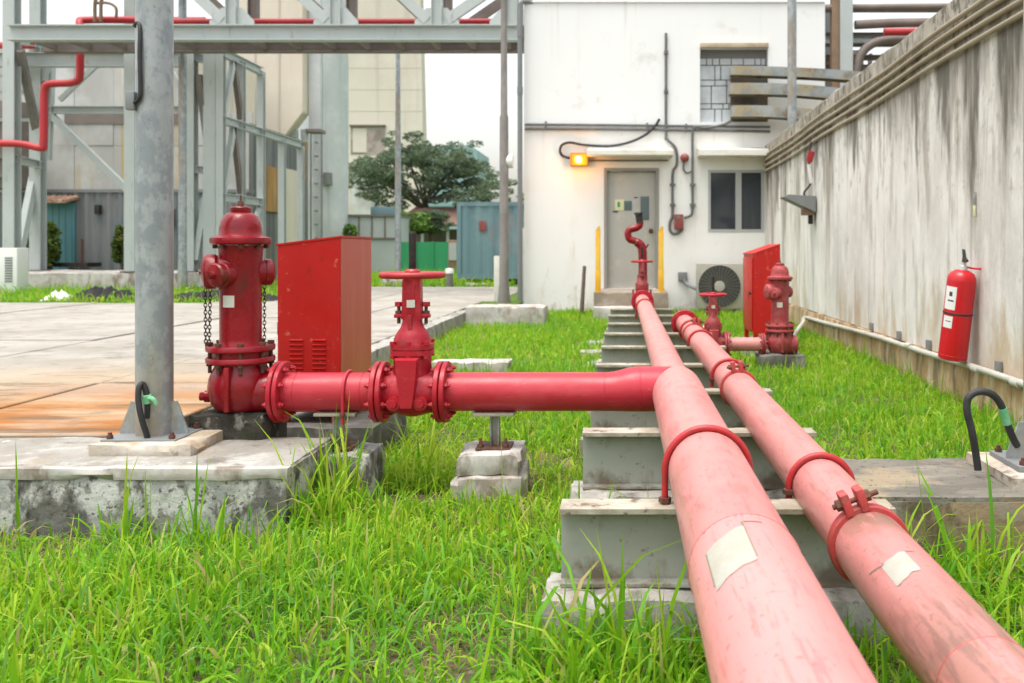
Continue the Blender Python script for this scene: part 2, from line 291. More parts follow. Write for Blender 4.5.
M['tan_lintel'] = mat('tan_lintel', (.5, .42, .31), .8, layers=[((.3, .22, .14), 5, I3, .5, .7, .6)])
M['clad_pale'] = mat('clad_pale', (.50, .50, .48), .55, layers=[((.36, .36, .34), .7, (1, 1, .4), .46, .64, .8), ((.46, .33, .13), .9, (2.6, 1, .1), .58, .66, .8), ((.60, .61, .60), .6, I3, .54, .68, .7)])
M['clad_tan'] = mat('clad_tan', (.68, .61, .50), .7, layers=[((.57, .5, .4), .5, (1, 1, .5), .46, .66, .7), ((.42, .36, .28), .8, (1.5, 1.5, .2), .62, .75, .5)])
M['clad_dark'] = mat('clad_dark', (.15, .185, .205), .6, layers=[((.21, .2, .2), .8, I3, .42, .62, .7), ((.28, .18, .15), .5, I3, .58, .72, .6), ((.1, .13, .15), 2, (2, 1, .4), .5, .7, .6)])
M['clad_grey'] = mat('clad_grey', (.12, .13, .13), .6, layers=[((.12, .13, .13), .8, (1, 1, .4), .46, .62, .7), ((.40, .2, .06), .7, (1, 1.4, .3), .62, .70, .8), ((.22, .22, .2), 1.1, (1, 1.6, .2), .6, .68, .7)])
M['rust_sheet'] = mat('rust_sheet', (.42, .22, .06), .8, layers=[((.25, .13, .05), 1.5, (1, 1.5, .3), .46, .62, .8), ((.5, .36, .17), 2, (1, 2, .3), .56, .7, .6)])
M['teal'] = mat('teal', (.10, .26, .29), .55, layers=[((.07, .2, .235), 1, (2, 1, .5), .45, .7, .6)])
M['rust_roof'] = mat('rust_roof', (.3, .17, .11), .8, layers=[((.45, .36, .28), 3, (3, 1, 1), .5, .65, .7)])
M['silo'] = mat('silo', (.57, .585, .585), .75, layers=[((.45, .50, .515), .6, (1, 1, .6), .46, .66, .7), ((.66, .68, .68), 1.3, I3, .54, .7, .6), ((.36, .38, .38), 1.2, (2, 2, .15), .62, .72, .6)], bump=(4, .2))
M['tower'] = mat('tower', (.60, .555, .48), .85, layers=[((.53, .48, .405), .25, (1, 1, .5), .46, .66, .7), ((.65, .61, .54), .6, I3, .54, .7, .5), ((.43, .39, .33), .5, (2, 2, .12), .60, .72, .5)])
M['tower_line'] = mat('tower_line', (.55, .50, .43), .9)
M['tower_dark'] = mat('tower_dark', (.24, .2, .18), .8, layers=[((.42, .36, .33), .6, I3, .5, .6, .8)])
M['cont_blue'] = mat('cont_blue', (.15, .255, .285), .6, layers=[((.11, .2, .23), .8, (2, 1, .4), .42, .68, .7), ((.3, .16, .12), .9, I3, .66, .74, .3), ((.22, .32, .34), 1.5, I3, .55, .7, .5)])
M['hoard_green'] = mat('hoard_green', (.03, .30, .13), .6, layers=[((.03, .24, .1), 1, I3, .4, .7, .7)])
M['cabin_grey'] = mat('cabin_grey', (.42, .45, .45), .6, layers=[((.33, .36, .36), .7, I3, .4, .7, .7)])
M['roof_brown'] = mat('roof_brown', (.21, .12, .09), .85, layers=[((.14, .08, .06), 1, I3, .4, .7, .7)])
M['teal_build'] = mat('teal_build', (.22, .36, .38), .6, layers=[((.3, .42, .44), .3, I3, .4, .7, .7)])
M['tyre'] = mat('tyre', (.025, .025, .025), .8)
M['white_plastic'] = mat('white_plastic', (.74, .74, .72), .6)
M['off_white'] = mat('off_white', (.66, .645, .58), .7, layers=[((.52, .5, .42), 12, I3, .5, .7, .5)])
M['sticker'] = mat('sticker', (.385, .38, .335), .6, layers=[((.35, .33, .26), 14, I3, .5, .66, .7), ((.4, .38, .33), 50, I3, .65, .72, .5)], bump=(60, .15))
M['sticker_edge'] = mat('sticker_edge', (.2, .17, .13), .8)
M['ink'] = mat('ink', (.05, .05, .055), .7)
M['ink_blue'] = mat('ink_blue', (.10, .14, .15), .7)
M['lemon'] = mat('lemon', (.68, .68, .42), .6)
M['ash'] = mat('ash', (.014, .014, .015), .95, layers=[((.05, .045, .04), 9, I3, .6, .75, .6)], bump=(10, .9))
M['wood'] = mat('wood', (.17, .12, .09), .85, layers=[((.1, .07, .05), 6, (1, 1, .2), .45, .7, .7)])
M['bark'] = mat('bark', (.085, .07, .055), .95, layers=[((.14, .12, .1), 5, (1, 1, .3), .5, .7, .6)])
M['bell_red'] = mat('bell_red', (.24, .05, .045), .5, layers=[((.34, .16, .13), 8, I3, .5, .7, .5)])
M['brown_box'] = mat('brown_box', (.26, .17, .11), .75, layers=[((.18, .12, .08), 5, I3, .45, .7, .6)])
M['gap_dark'] = mat('gap_dark', (.085, .075, .065), .85, layers=[((.16, .12, .08), 3, I3, .5, .66, .7)])
M['step'] = mat('step', (.30, .245, .19), .85, layers=[((.19, .155, .12), 3, I3, .42, .66, .7), ((.4, .36, .31), 6, I3, .56, .7, .5)], bump=(16, .3))

def leaf_mat(name, cols, trans=.35, rough=.55):
    m = bpy.data.materials.new(name); m.use_nodes = True
    nt = m.node_tree; N = nt.nodes; L = nt.links; N.remove(N['Principled BSDF']); out = N['Material Output']
    at = N.new('ShaderNodeAttribute'); at.attribute_name = 'tint'
    cr = N.new('ShaderNodeValToRGB'); e = cr.color_ramp.elements
    e[0].position = 0; e[0].color = (*cols[0], 1); e[1].position = 1; e[1].color = (*cols[-1], 1)
    for i, c in enumerate(cols[1:-1]):
        x = e.new((i + 1) / (len(cols) - 1)); x.color = (*c, 1)
    L.new(at.outputs['Fac'], cr.inputs[0])
    d = N.new('ShaderNodeBsdfPrincipled'); d.inputs['Roughness'].default_value = rough; d.inputs['Specular IOR Level'].default_value = .22
    t = N.new('ShaderNodeBsdfTranslucent'); mx = N.new('ShaderNodeMixShader'); mx.inputs[0].default_value = trans
    L.new(cr.outputs[0], d.inputs['Base Color'])
    hs = N.new('ShaderNodeHueSaturation'); hs.inputs['Value'].default_value = 1.25; hs.inputs['Hue'].default_value = .485
    L.new(cr.outputs[0], hs.inputs['Color']); L.new(hs.outputs[0], t.inputs['Color'])
    L.new(d.outputs[0], mx.inputs[1]); L.new(t.outputs[0], mx.inputs[2]); L.new(mx.outputs[0], out.inputs['Surface'])
    return m
M['grass'] = leaf_mat('grass_blade', [(.46, .37, .19), (.37, .52, .04), (.25, .46, .018), (.16, .39, .014), (.10, .30, .014), (.15, .35, .065)], .45, .5)
M['leaf_haze'] = leaf_mat('leaf_haze', [(.075, .11, .075), (.10, .145, .085), (.13, .18, .105), (.17, .215, .13)], .3)  # distance haze put into the leaf colour: lighter and greyer greens
M['leaf_bush'] = leaf_mat('leaf_bush', [(.03, .07, .015), (.06, .12, .02), (.13, .16, .03), (.2, .2, .04)], .25)
M['leaf_light'] = leaf_mat('leaf_light', [(.08, .15, .03), (.12, .22, .04), (.16, .28, .06), (.2, .32, .08)], .25)

def mesh_np(name, verts, quads, tris, tint, mat, loc=(0, 0, 0), parent=None):
    """fast mesh from arrays; tint = one value per vertex"""
    me = bpy.data.meshes.new(name)
    nq, nt_ = len(quads), len(tris)
    me.vertices.add(len(verts)); me.vertices.foreach_set('co', verts.astype(np.float32).ravel())
    me.loops.add(nq * 4 + nt_ * 3)
    li = np.concatenate([quads.ravel(), tris.ravel()]).astype(np.int32)
    me.loops.foreach_set('vertex_index', li)
    me.polygons.add(nq + nt_)
    ls = np.concatenate([np.arange(nq) * 4, nq * 4 + np.arange(nt_) * 3]).astype(np.int32)
    me.polygons.foreach_set('loop_start', ls)
    me.update(calc_edges=True)
    a = me.attributes.new('tint', 'FLOAT', 'POINT'); a.data.foreach_set('value', tint.astype(np.float32))
    me.polygons.foreach_set('use_smooth', np.ones(nq + nt_, dtype=bool))
    me.materials.append(mat)
    o = bpy.data.objects.new(name, me); COL.objects.link(o)
    if parent: o.parent = parent
    else: o.location = loc
    return o
rng = np.random.default_rng(5)

# ================================================================== SETTING
def structure(o): o['kind'] = 'structure'; return o
g = MB()
t = bmesh.new()
V = [t.verts.new(p) for p in ((-500, -60, 0), (500, -60, 0), (500, 900, 0), (-500, 900, 0))]; t.faces.new(V); g.add(t)
structure(g.build('ground', M['soil'], loc=(0, 0, 0)))
# raised lawn behind the yard
m = MB(); m.box((-120, 14.2, -.2), (-1.66, 300, .188)); m.box((-1.65, 23.5, -.2), (120, 300, .188))
structure(m.build('lawn', M['lawn'], loc=(0, 14, 0)))
# concrete yard: cast panels with joints
m = MB(); m.box((-40, 4.25, -.2), (-2.31, 14.9, .185)); m.box((-40, 3.93, -.2), (-2.72, 4.25, .185))
m.box((-6.4, 14.9, -.2), (-2.08, 20.4, .19))
structure(m.build('yard_base', M['joint'], loc=(-3, 6, 0)))
m = MB()
xs = [-2.30, -3.42, -5.05, -6.7, -8.4, -10.1, -12, -14, -17, -22, -40]
ys = [4.25, 5.9, 8.6, 11.4, 14.6]
rr = random.Random(3)
for i in range(len(xs) - 1):
    for j in range(len(ys) - 1):
        x1, x0 = xs[i] - .013, xs[i + 1] + .013
        y0 = ys[j] + .013; y1 = ys[j + 1] - .013
        if j == 0: y0 = (4.26 if i == 0 else 3.94)
        if j == 3 and x1 > -6: y1 = 14.9
        if j == 3 and x1 <= -6: y1 = 14.45
        m.box((x0, y0, .0), (x1, y1, .2 + rr.uniform(-.006, .006)), bev=.006, seg=1)
for j, (a, b) in enumerate(((14.92, 17.4), (17.42, 20.4))):
    for x0, x1 in ((-6.35, -4.3), (-4.29, -2.1)):
        m.box((x0, a, 0), (x1, b, .2 + rr.uniform(-.006, .006)), bev=.006, seg=1)
structure(m.build('concrete_yard', M['yard'], loc=(0, 0, 0)))

# ---- kerb along the yard, broken into lengths
kn = ['near broken length of concrete kerb behind the red cabinet', 'middle length of concrete kerb along the yard edge', 'far length of concrete kerb running to the whitewashed block']
kr = [(5.6, 7.2, .15), (7.25, 10.0, .2), (10.05, 12.9, .205)]
for k, (a, b, z) in enumerate(kr):
    m = MB(); m.block((-2.295, a, -.05), (-2.13, b, z), .12, .012, .012, k)
    tag(m.build('kerb', M['conc'], loc=(-2.2, a, 0)), kn[k], 'kerb', 'kerb lengths along the yard')
m = MB(); m.block((-1.62, 7.55, -.05), (-.95, 7.85, .12), .08, .012, .012, 4)
tag(m.build('concrete_strip', M['whitewash'], loc=(-1.3, 7.7, 0)), 'low flat concrete strip lying in the grass behind the gate valve', 'concrete strip')

# ---- big slabs in the foreground
slab = thing('concrete_slab', (-2.6, 3.65, 0), 'large cracked concrete slab at left carrying the galvanised pole', 'concrete slab')
m = MB(); m.block((-6.2, 3.36, -.1), (-1.25, 3.94, .25), .05, .009, .014, 1); m.build('slab_body', M['conc_face'], slab)
m = MB(); m.block((-6.19, 3.395, .2), (-1.262, 3.93, .258), .05, .006, .008, 2); m.build('slab_topping', M['conc_top'], slab)
m = MB(); m.block((-6.2, 3.352, .212), (-1.245, 3.402, .26), .035, .007, .008, 12); m.build('whitewashed_edge', M['whitewash'], slab)
m = MB(); m.block((-2.11, 3.55, .245), (-1.70, 3.86, .306), .035, .006, .01, 5); m.build('grout_pad', M['grout'], slab)
slab = thing('concrete_slab', (1.6, 3.28, 0), 'grey weathered concrete slab at right under the black cable loop', 'concrete slab')
m = MB(); m.block((.76, 3.0, -.1), (4.2, 3.57, .235), .06, .007, .014, 9); m.build('slab_body', M['conc_brown'], slab)
m = MB(); m.block((.765, 3.004, .22), (4.2, 3.565, .25), .05, .004, .008, 8); m.build('slab_topping', M['conc_old'], slab)
m = MB(); m.block((1.335, 3.08, .245), (2.0, 3.5, .292), .05, .005, .01, 6); m.build('grout_pad', M['grout'], slab)

# ================================================================== GALVANISED POLES
def pole(x, y, label, gussets):
    t = thing('galvanised_pole', (x, y, .29), label, 'pole', 'galvanised poles on concrete slabs')
    m = MB(); m.lathe([(.0715, .29), (.0715, 3.0), (.069, 6.4)], (x, y, 0), n=40); m.build('shaft', M['galv'], t)
    m = MB(); m.box((x - .15, y - .13, .29), (x + .15, y + .13, .312), .003); m.build('base_plate', M['galv_dull'], t)
    for s in (-1, 1):
        m = MB(); m.prism([(x + s * .0695, .312), (x + s * .14, .312), (x + s * .14, .328), (x + s * .095, .445), (x + s * .0695, .445)], y - .005, y + .005, 'xz'); m.build('gusset', M['galv'], t)
    for sx in (-1, 1):
        for sy in (-1, 1):
            m = MB(); m.cyl((x + sx * .125, y + sy * .105, .308), (x + sx * .125, y + sy * .105, .337), .008, n=10); m.hexa((x + sx * .125, y + sy * .105, .312), (x + sx * .125, y + sy * .105, .326), .014); m.build('anchor_bolt', M['rust_bolt'], t)
    return t
px, py = PX(154.5, 3.73), 3.73
p = pole(px, py, 'thick mottled galvanised steel pole standing on the cracked left slab', 3)
# bracket with black bent hook high on the pole
pt = [P(134, 27, 3.68), P(137, 23, 3.68), P(140, 27, 3.66), P(139.6, 55, 3.65), P(140.3, 85, 3.65), P(139.5, 98, 3.65), P(134.5, 103, 3.66)]
m = MB(); m.tube(pt, .0085, 8, 6); m.build('cable_hook', M['black_rubber'], p)
m = MB()
a = P(127, 92, 3.67); b = P(136, 111, 3.69)
m.box((a.x, 3.655, b.z), (b.x + .01, 3.685, a.z), .004); m.build('bracket', M['galv_dull'], p)
pole(1.545, 3.29, 'second galvanised pole just beyond the right edge on the right slab', 3)
# cable loops
m = MB()
pts = [P(149, 449, 3.66), P(147, 436, 3.64), P(142, 420, 3.62), P(138.5, 402, 3.62), P(139, 388, 3.63), P(142.5, 384, 3.645), P(146, 392, 3.65), P(147.3, 405, 3.655), P(147, 418, 3.66)]
t = thing('cable_loop', (pts[0].x, 3.66, .29), 'short black cable loop with green tape at foot of left pole', 'cable', 'cable loops at the pole feet')
m.tube(pts, .0115, 12, 8); m.build('cable', M['black_rubber'], t)
m = MB(); m.tube([P(146, 399, 3.643), P(150, 398, 3.64), P(154, 400, 3.638), P(156.5, 405, 3.64)], .009, 8, 6, rr=lambda u: 1.3 - .5 * u); m.tube([P(146.5, 395, 3.645), P(147.2, 403, 3.65)], .018, 10, 0); m.build('tape', M['green_tape'], t)
pts = [P(978, 470, 3.25), P(976, 455, 3.25), P(972, 432, 3.24), P(967, 410, 3.24), P(969, 397, 3.24), P(980, 391.5, 3.24), P(993, 395, 3.24), P(1002, 407, 3.25), P(1007, 423, 3.26), P(1012, 436, 3.28), P(1017, 446, 3.29)]
t = thing('cable_loop', (pts[0].x, 3.25, .25), 'large arching black cable loop with pale green tape on right slab', 'cable', 'cable loops at the pole feet')
m = MB(); m.tube(pts, .0135, 12, 8); m.build('cable', M['black_rubber'], t)
m = MB(); m.tube([P(1002.5, 408, 3.25), P(1005, 416, 3.255), P(1007, 424, 3.26)], .0155, 12, 3); m.build('tape', M['green_tape'], t)

# ================================================================== MAIN PIPE RUNS
AX1, AZ1 = .242, .450
AX2, AZ2 = .582, .380
def dz(y): return 0
main = thing('water_pipe', (AX1, 4, AZ1), 'thick faded red main pipe with side branch running to the building door', 'pipe')
m = MB()
prof = [(.111, -1.6)]
prof += [(.111, 1.74), (.1128, 1.745), (.1128, 1.757), (.111, 1.762)]
prof += [(.111, 3.93), (.110, 3.97), (.106, 4.02), (.098, 4.075), (.089, 4.12), (.083, 4.16), (.0815, 4.2)]
prof += [(.0815, 10.62)]
m.lathe([(r, y) for r, y in prof], (AX1, 0, AZ1), (0, 1, 0), 48); m.build('pipe_run', M['pink_main'], main, ang=50)
CYc = 3.98
m = MB()
m.lathe([(.0985, 0.0, .0118), (.0985, .165, .0118), (.0982, .185, .0115), (.0965, .205, .010), (.0935, .230, .0075), (.0893, .255, .004), (.0862, .28, .0014), (.0845, .31, 0), (.0845, 1.01, 0)], (AX1, CYc - .02, AZ1 - .002), (-1, 0, 0), 48)
for h, r_, dz_ in ((.318, .0855, 0), (.162, .0995, .0118)): m.ring((AX1 - h, CYc - .02, AZ1 - .002 + dz_), (1, 0, 0), r_ - .002, .003, 40, 6)
m.build('branch_pipe', M['red_cross'], main, ang=50)
def patch(mb, cx, cz, r, th0, th1, y0, y1, skew=0, n=12, k=10, jit=0):
    t = bmesh.new(); G = []
    for i in range(n + 1):
        row = []
        for j in range(k + 1):
            u = i / n; v = j / k
            th = R(th0 + (th1 - th0) * u); y = y0 + (y1 - y0) * v + skew * (u - .5) + (noise.noise(Vector((u * 3, v * 3, r * 9))) * jit if (i in (0, n) or j in (0, k)) else 0)
            row.append(t.verts.new((cx + r * math.sin(th), y, cz + r * math.cos(th))))
        G.append(row)
    for i in range(n):
        for j in range(k): t.faces.new((G[i][j], G[i + 1][j], G[i + 1][j + 1], G[i][j + 1]))
    mb.add(t)
m = MB(); patch(m, AX1, AZ1, .1122, -51, -8, 1.485, 1.665, .035, jit=.012); m.build('sticker', M['sticker'], main)
m = MB(); patch(m, AX1, AZ1, .1118, -53, -50, 1.49, 1.65, .0); patch(m, AX1, AZ1, .1119, -9, -6.5, 1.52, 1.71, .0); patch(m, AX1, AZ1, .1119, -6, 12, 1.706, 1.712, 0); m.build('sticker_edge', M['sticker_edge'], main)
# far end flange of the main run
def flange(parent, c, axis, r, th, mt, nb=8, rb=None, bolt=.011, gap=.004, boltmat='red_valve', name='flange', boltlen=None):
    """a bolted pair of discs with hex bolts"""
    c = Vector(c); x, y, a = frame_for(axis)
    m = MB()
    for s in (-1, 1):
        m.lathe([(r * .55, s * gap / 2), (r - .004, s * gap / 2), (r, s * (gap / 2 + .003)), (r, s * (gap / 2 + th - .003)), (r - .004, s * (gap / 2 + th)), (r * .55, s * (gap / 2 + th))], c, a, 40)
    m.cyl(c - a * gap, c + a * gap, r * .7, n=24)
    fl = m.build(name, M[mt], parent)
    rb = rb or r * .82; e = boltlen or (gap / 2 + th)
    for k in range(nb):
        w = 2 * PI * (k + .5) / nb; q = c + (x * math.cos(w) + y * math.sin(w)) * rb
        m = MB(); m.cyl(q - a * e * 1.05, q + a * e * 1.05, bolt * .5, n=8)
        for s in (-1, 1):
            m.hexa(q + a * s * e * .99, q + a * s * (e + bolt * .95), bolt)
            m.cyl(q + a * s * (e + bolt * .9), q + a * s * (e + bolt * 1.7), bolt * .55, n=8)
        m.build('bolt', M[boltmat], fl)
    return fl
m = MB(); m.ring((AX1, 1.751, AZ1), (0, 1, 0), .1112, .0022, 64, 6); m.build('weld_seam', M['red_bolt'], main)
flange(main, (AX1, 10.63, AZ1), (0, 1, 0), .135, .022, 'red_valve')

second = thing('water_pipe', (AX2, 4, AZ2), 'slimmer faded red pipe at right with brown grime patches', 'pipe')
m = MB()
prof = [(.084, -1.6), (.084, 1.415), (.0852, 1.42), (.0852, 1.428), (.084, 1.433), (.084, 8.3)]
m.lathe(prof, (AX2, 0, AZ2), (0, 1, 0), 48); m.build('pipe_run', M['pink_second'], second, ang=50)
m = MB(); patch(m, AX2, AZ2, .0852, -46, -6, 1.715, 1.815, .02, jit=.012); m.build('sticker', M['sticker'], second)
m = MB(); patch(m, AX2, AZ2, .0849, -43, -40.5, 1.70, 1.82, 0); patch(m, AX2, AZ2, .0849, -66, -40, 1.818, 1.824, -.03); patch(m, AX2, AZ2, .0849, -12, 8, 1.826, 1.830, 0); m.build('sticker_edge', M['sticker_edge'], second)
m = MB(); m.ring((AX2, 1.424, AZ2), (0, 1, 0), .0842, .0018, 64, 6); m.build('weld_seam', M['red_clamp'], second)
flange(second, (AX2, 8.32, AZ2), (0, 1, 0), .128, .022, 'red_valve')

# ================================================================== STEEL SLEEPERS + PADS
by = [2.55 + 1.02 * i for i in range(9)]
beam_lab = ['%s steel I-beam sleeper counted from the camera, grey web, under both red pipes' % ORD[i] for i in range(9)]
beam_lab[0] = 'nearest steel I-beam sleeper, rusty cream top flange, under both red pipes'
beam_lab[-1] = 'farthest steel I-beam sleeper under the red pipes, before the door step'
pad_lab = ['%s rough concrete pad from the camera, under an I-beam sleeper' % ORD[i] for i in range(9)]
pad_lab[0] = 'nearest rough concrete pad, half hidden in long grass under the nearest I-beam'
for i, y in enumerate(by):
    x0 = -.172 if i == 0 else -.155 + rr.uniform(-.02, .02); x1 = .76 if i < 7 else .6
    bt = thing('steel_beam', (.3, y, .135), beam_lab[i], 'steel beam', 'I-beam sleepers under the pipes')
    zt = .354 if i else .352
    m = MB(); m.ibeam((x0, y, (zt + .135) / 2), (x1, y, (zt + .135) / 2), zt - .135, .1, .008, .011, bev=.002)
    o = m.build('web', M['grey_paint'], bt)
    m = MB(); m.box((x0 - .001, y - .051, zt + .0005), (x1 + .001, y + .051, zt + .0035), .001); m.box((x0 - .001, y - .0535, zt - .011), (x1 + .001, y - .0505, zt + .0032)); m.build('top_flange', M['flange_paint'], bt)
    m = MB(); m.block((x0 - .05, y - .13, -.06), (x1 + .06, y + .13, .132), .05, .012, .016, i * 3 + 2)
    tag(m.build('concrete_pad', M['conc'] if i < 3 else M['whitewash'], loc=(.3, y, 0)), pad_lab[i], 'concrete pad', 'concrete pads under the I-beams')
for k, (qx, qy, Y) in enumerate(((597, 322, 9.9), (592, 330, 9.0), (600, 338, 8.1), (594, 347, 7.3), (593, 360, 6.3))):
    c = P(qx, qy, Y)
    m = MB(); m.block((c.x - .12, Y - .13, -.06), (c.x + .1, Y + .13, .055), .05, .01, .012, k + 20)
    tag(m.build('stepping_block', M['conc'], loc=(c.x, Y, 0)), '%s small whitewashed concrete block from the door, left of the pipe sleepers' % ORD[k], 'concrete block', 'small blocks beside the sleepers')

# ---- U-bolts on the pipes
def ubolt(ax, az, rp, y, zfoot, label, mt='red_bolt', r=.0095, along='y'):
    t = thing('u_bolt', (ax, y, zfoot), label, 'u-bolt', 'red u-bolts holding the pipes')
    Rr = rp + r; pts = []
    dx = (lambda s: Vector((s, 0, 0))) if along == 'y' else (lambda s: Vector((0, s, 0)))
    o = Vector((ax, y, 0))
    pts.append(o + dx(-Rr) + Vector((0, 0, zfoot - .03)))
    pts.append(o + dx(-Rr) + Vector((0, 0, (zfoot + az) / 2)))
    for k in range(0, 25):
        w = PI - PI * k / 24; pts.append(o + dx(Rr * math.cos(w)) + Vector((0, 0, az + Rr * math.sin(w))))
    pts.append(o + dx(Rr) + Vector((0, 0, (zfoot + az) / 2))); pts.append(o + dx(Rr) + Vector((0, 0, zfoot - .03)))
    m = MB(); m.tube(pts, r, 12, 0); m.build('rod', M[mt], t)
    for s in (-1, 1):
        q = o + dx(s * Rr); m = MB(); m.hexa(q + Vector((0, 0, zfoot + .0045)), q + Vector((0, 0, zfoot + .018)), r * 1.9); m.build('nut', M['rust_bolt'], t)
    return t
zf = .356
ubolt(AX1, AZ1, .111, by[0], zf, 'nearest red u-bolt arching over the thick main pipe, dark nut at its foot')
ubolt(AX2, AZ2, .084, by[0] + .085, zf, 'nearest thin red u-bolt over the slimmer right pipe')
ubolt(AX2, AZ2, .084, by[2] + .3, zf, 'second red u-bolt from the camera on the right pipe, just behind a clamp')
ubolt(AX2, AZ2, .084, by[4], zf, 'third red u-bolt from the camera on the slimmer right pipe')
ubolt(AX2, AZ2, .084, by[5] - .12, zf, 'farthest red u-bolt on the right pipe near its end flange')
ubolt(AX1, AZ1, .082, by[7] - .2, zf, 'farther red u-bolt on the main pipe close to the door valve')

def clamp(ax, az, rp, y, label, ang):
    t = thing('pipe_clamp', (ax, y, az), label, 'pipe clamp', 'bolted clamps round the right pipe')
    m = MB(); m.lathe([(rp + .001, -.018), (rp + .010, -.018), (rp + .012, -.014), (rp + .012, .014), (rp + .010, .018), (rp + .001, .018)], (ax, y, az), (0, 1, 0), 48); m.build('band', M['red_clamp'], t)
    w = R(ang); rad = Vector((math.sin(w), 0, math.cos(w))); tan = Vector((math.cos(w), 0, -math.sin(w)))
    rot = Matrix((tan, Vector((0, 1, 0)), rad)).transposed(); c = Vector((ax, y, az)) + rad * (rp + .028)
    for s in (-1, 1):
        m = MB(); m.box((-.010, -.024, -.028), (.010, .024, .026), .004)
        for v in m.bm.verts: v.co = rot @ (v.co + Vector((s * .019, 0, 0))) + c
        m.build('lug', M['red_clamp'], t)
    m = MB(); m.cyl(c - tan * .05, c + tan * .062, .0065, n=10); m.hexa(c + tan * .028, c + tan * .042, .014); m.hexa(c - tan * .042, c - tan * .029, .014); m.build('clamp_bolt', M['rust_bolt'], t)
    return t
clamp(AX2, AZ2, .084, 2.12, 'near red bolted clamp with rusty bolt round the right pipe', -20)
clamp(AX2, AZ2, .084, by[2] - .12, 'farther red bolted clamp on the right pipe beside a u-bolt', -6)
clamp(AX2, AZ2, .084, by[4] + .62, 'farthest red clamp band on the right pipe near its far end', 10)

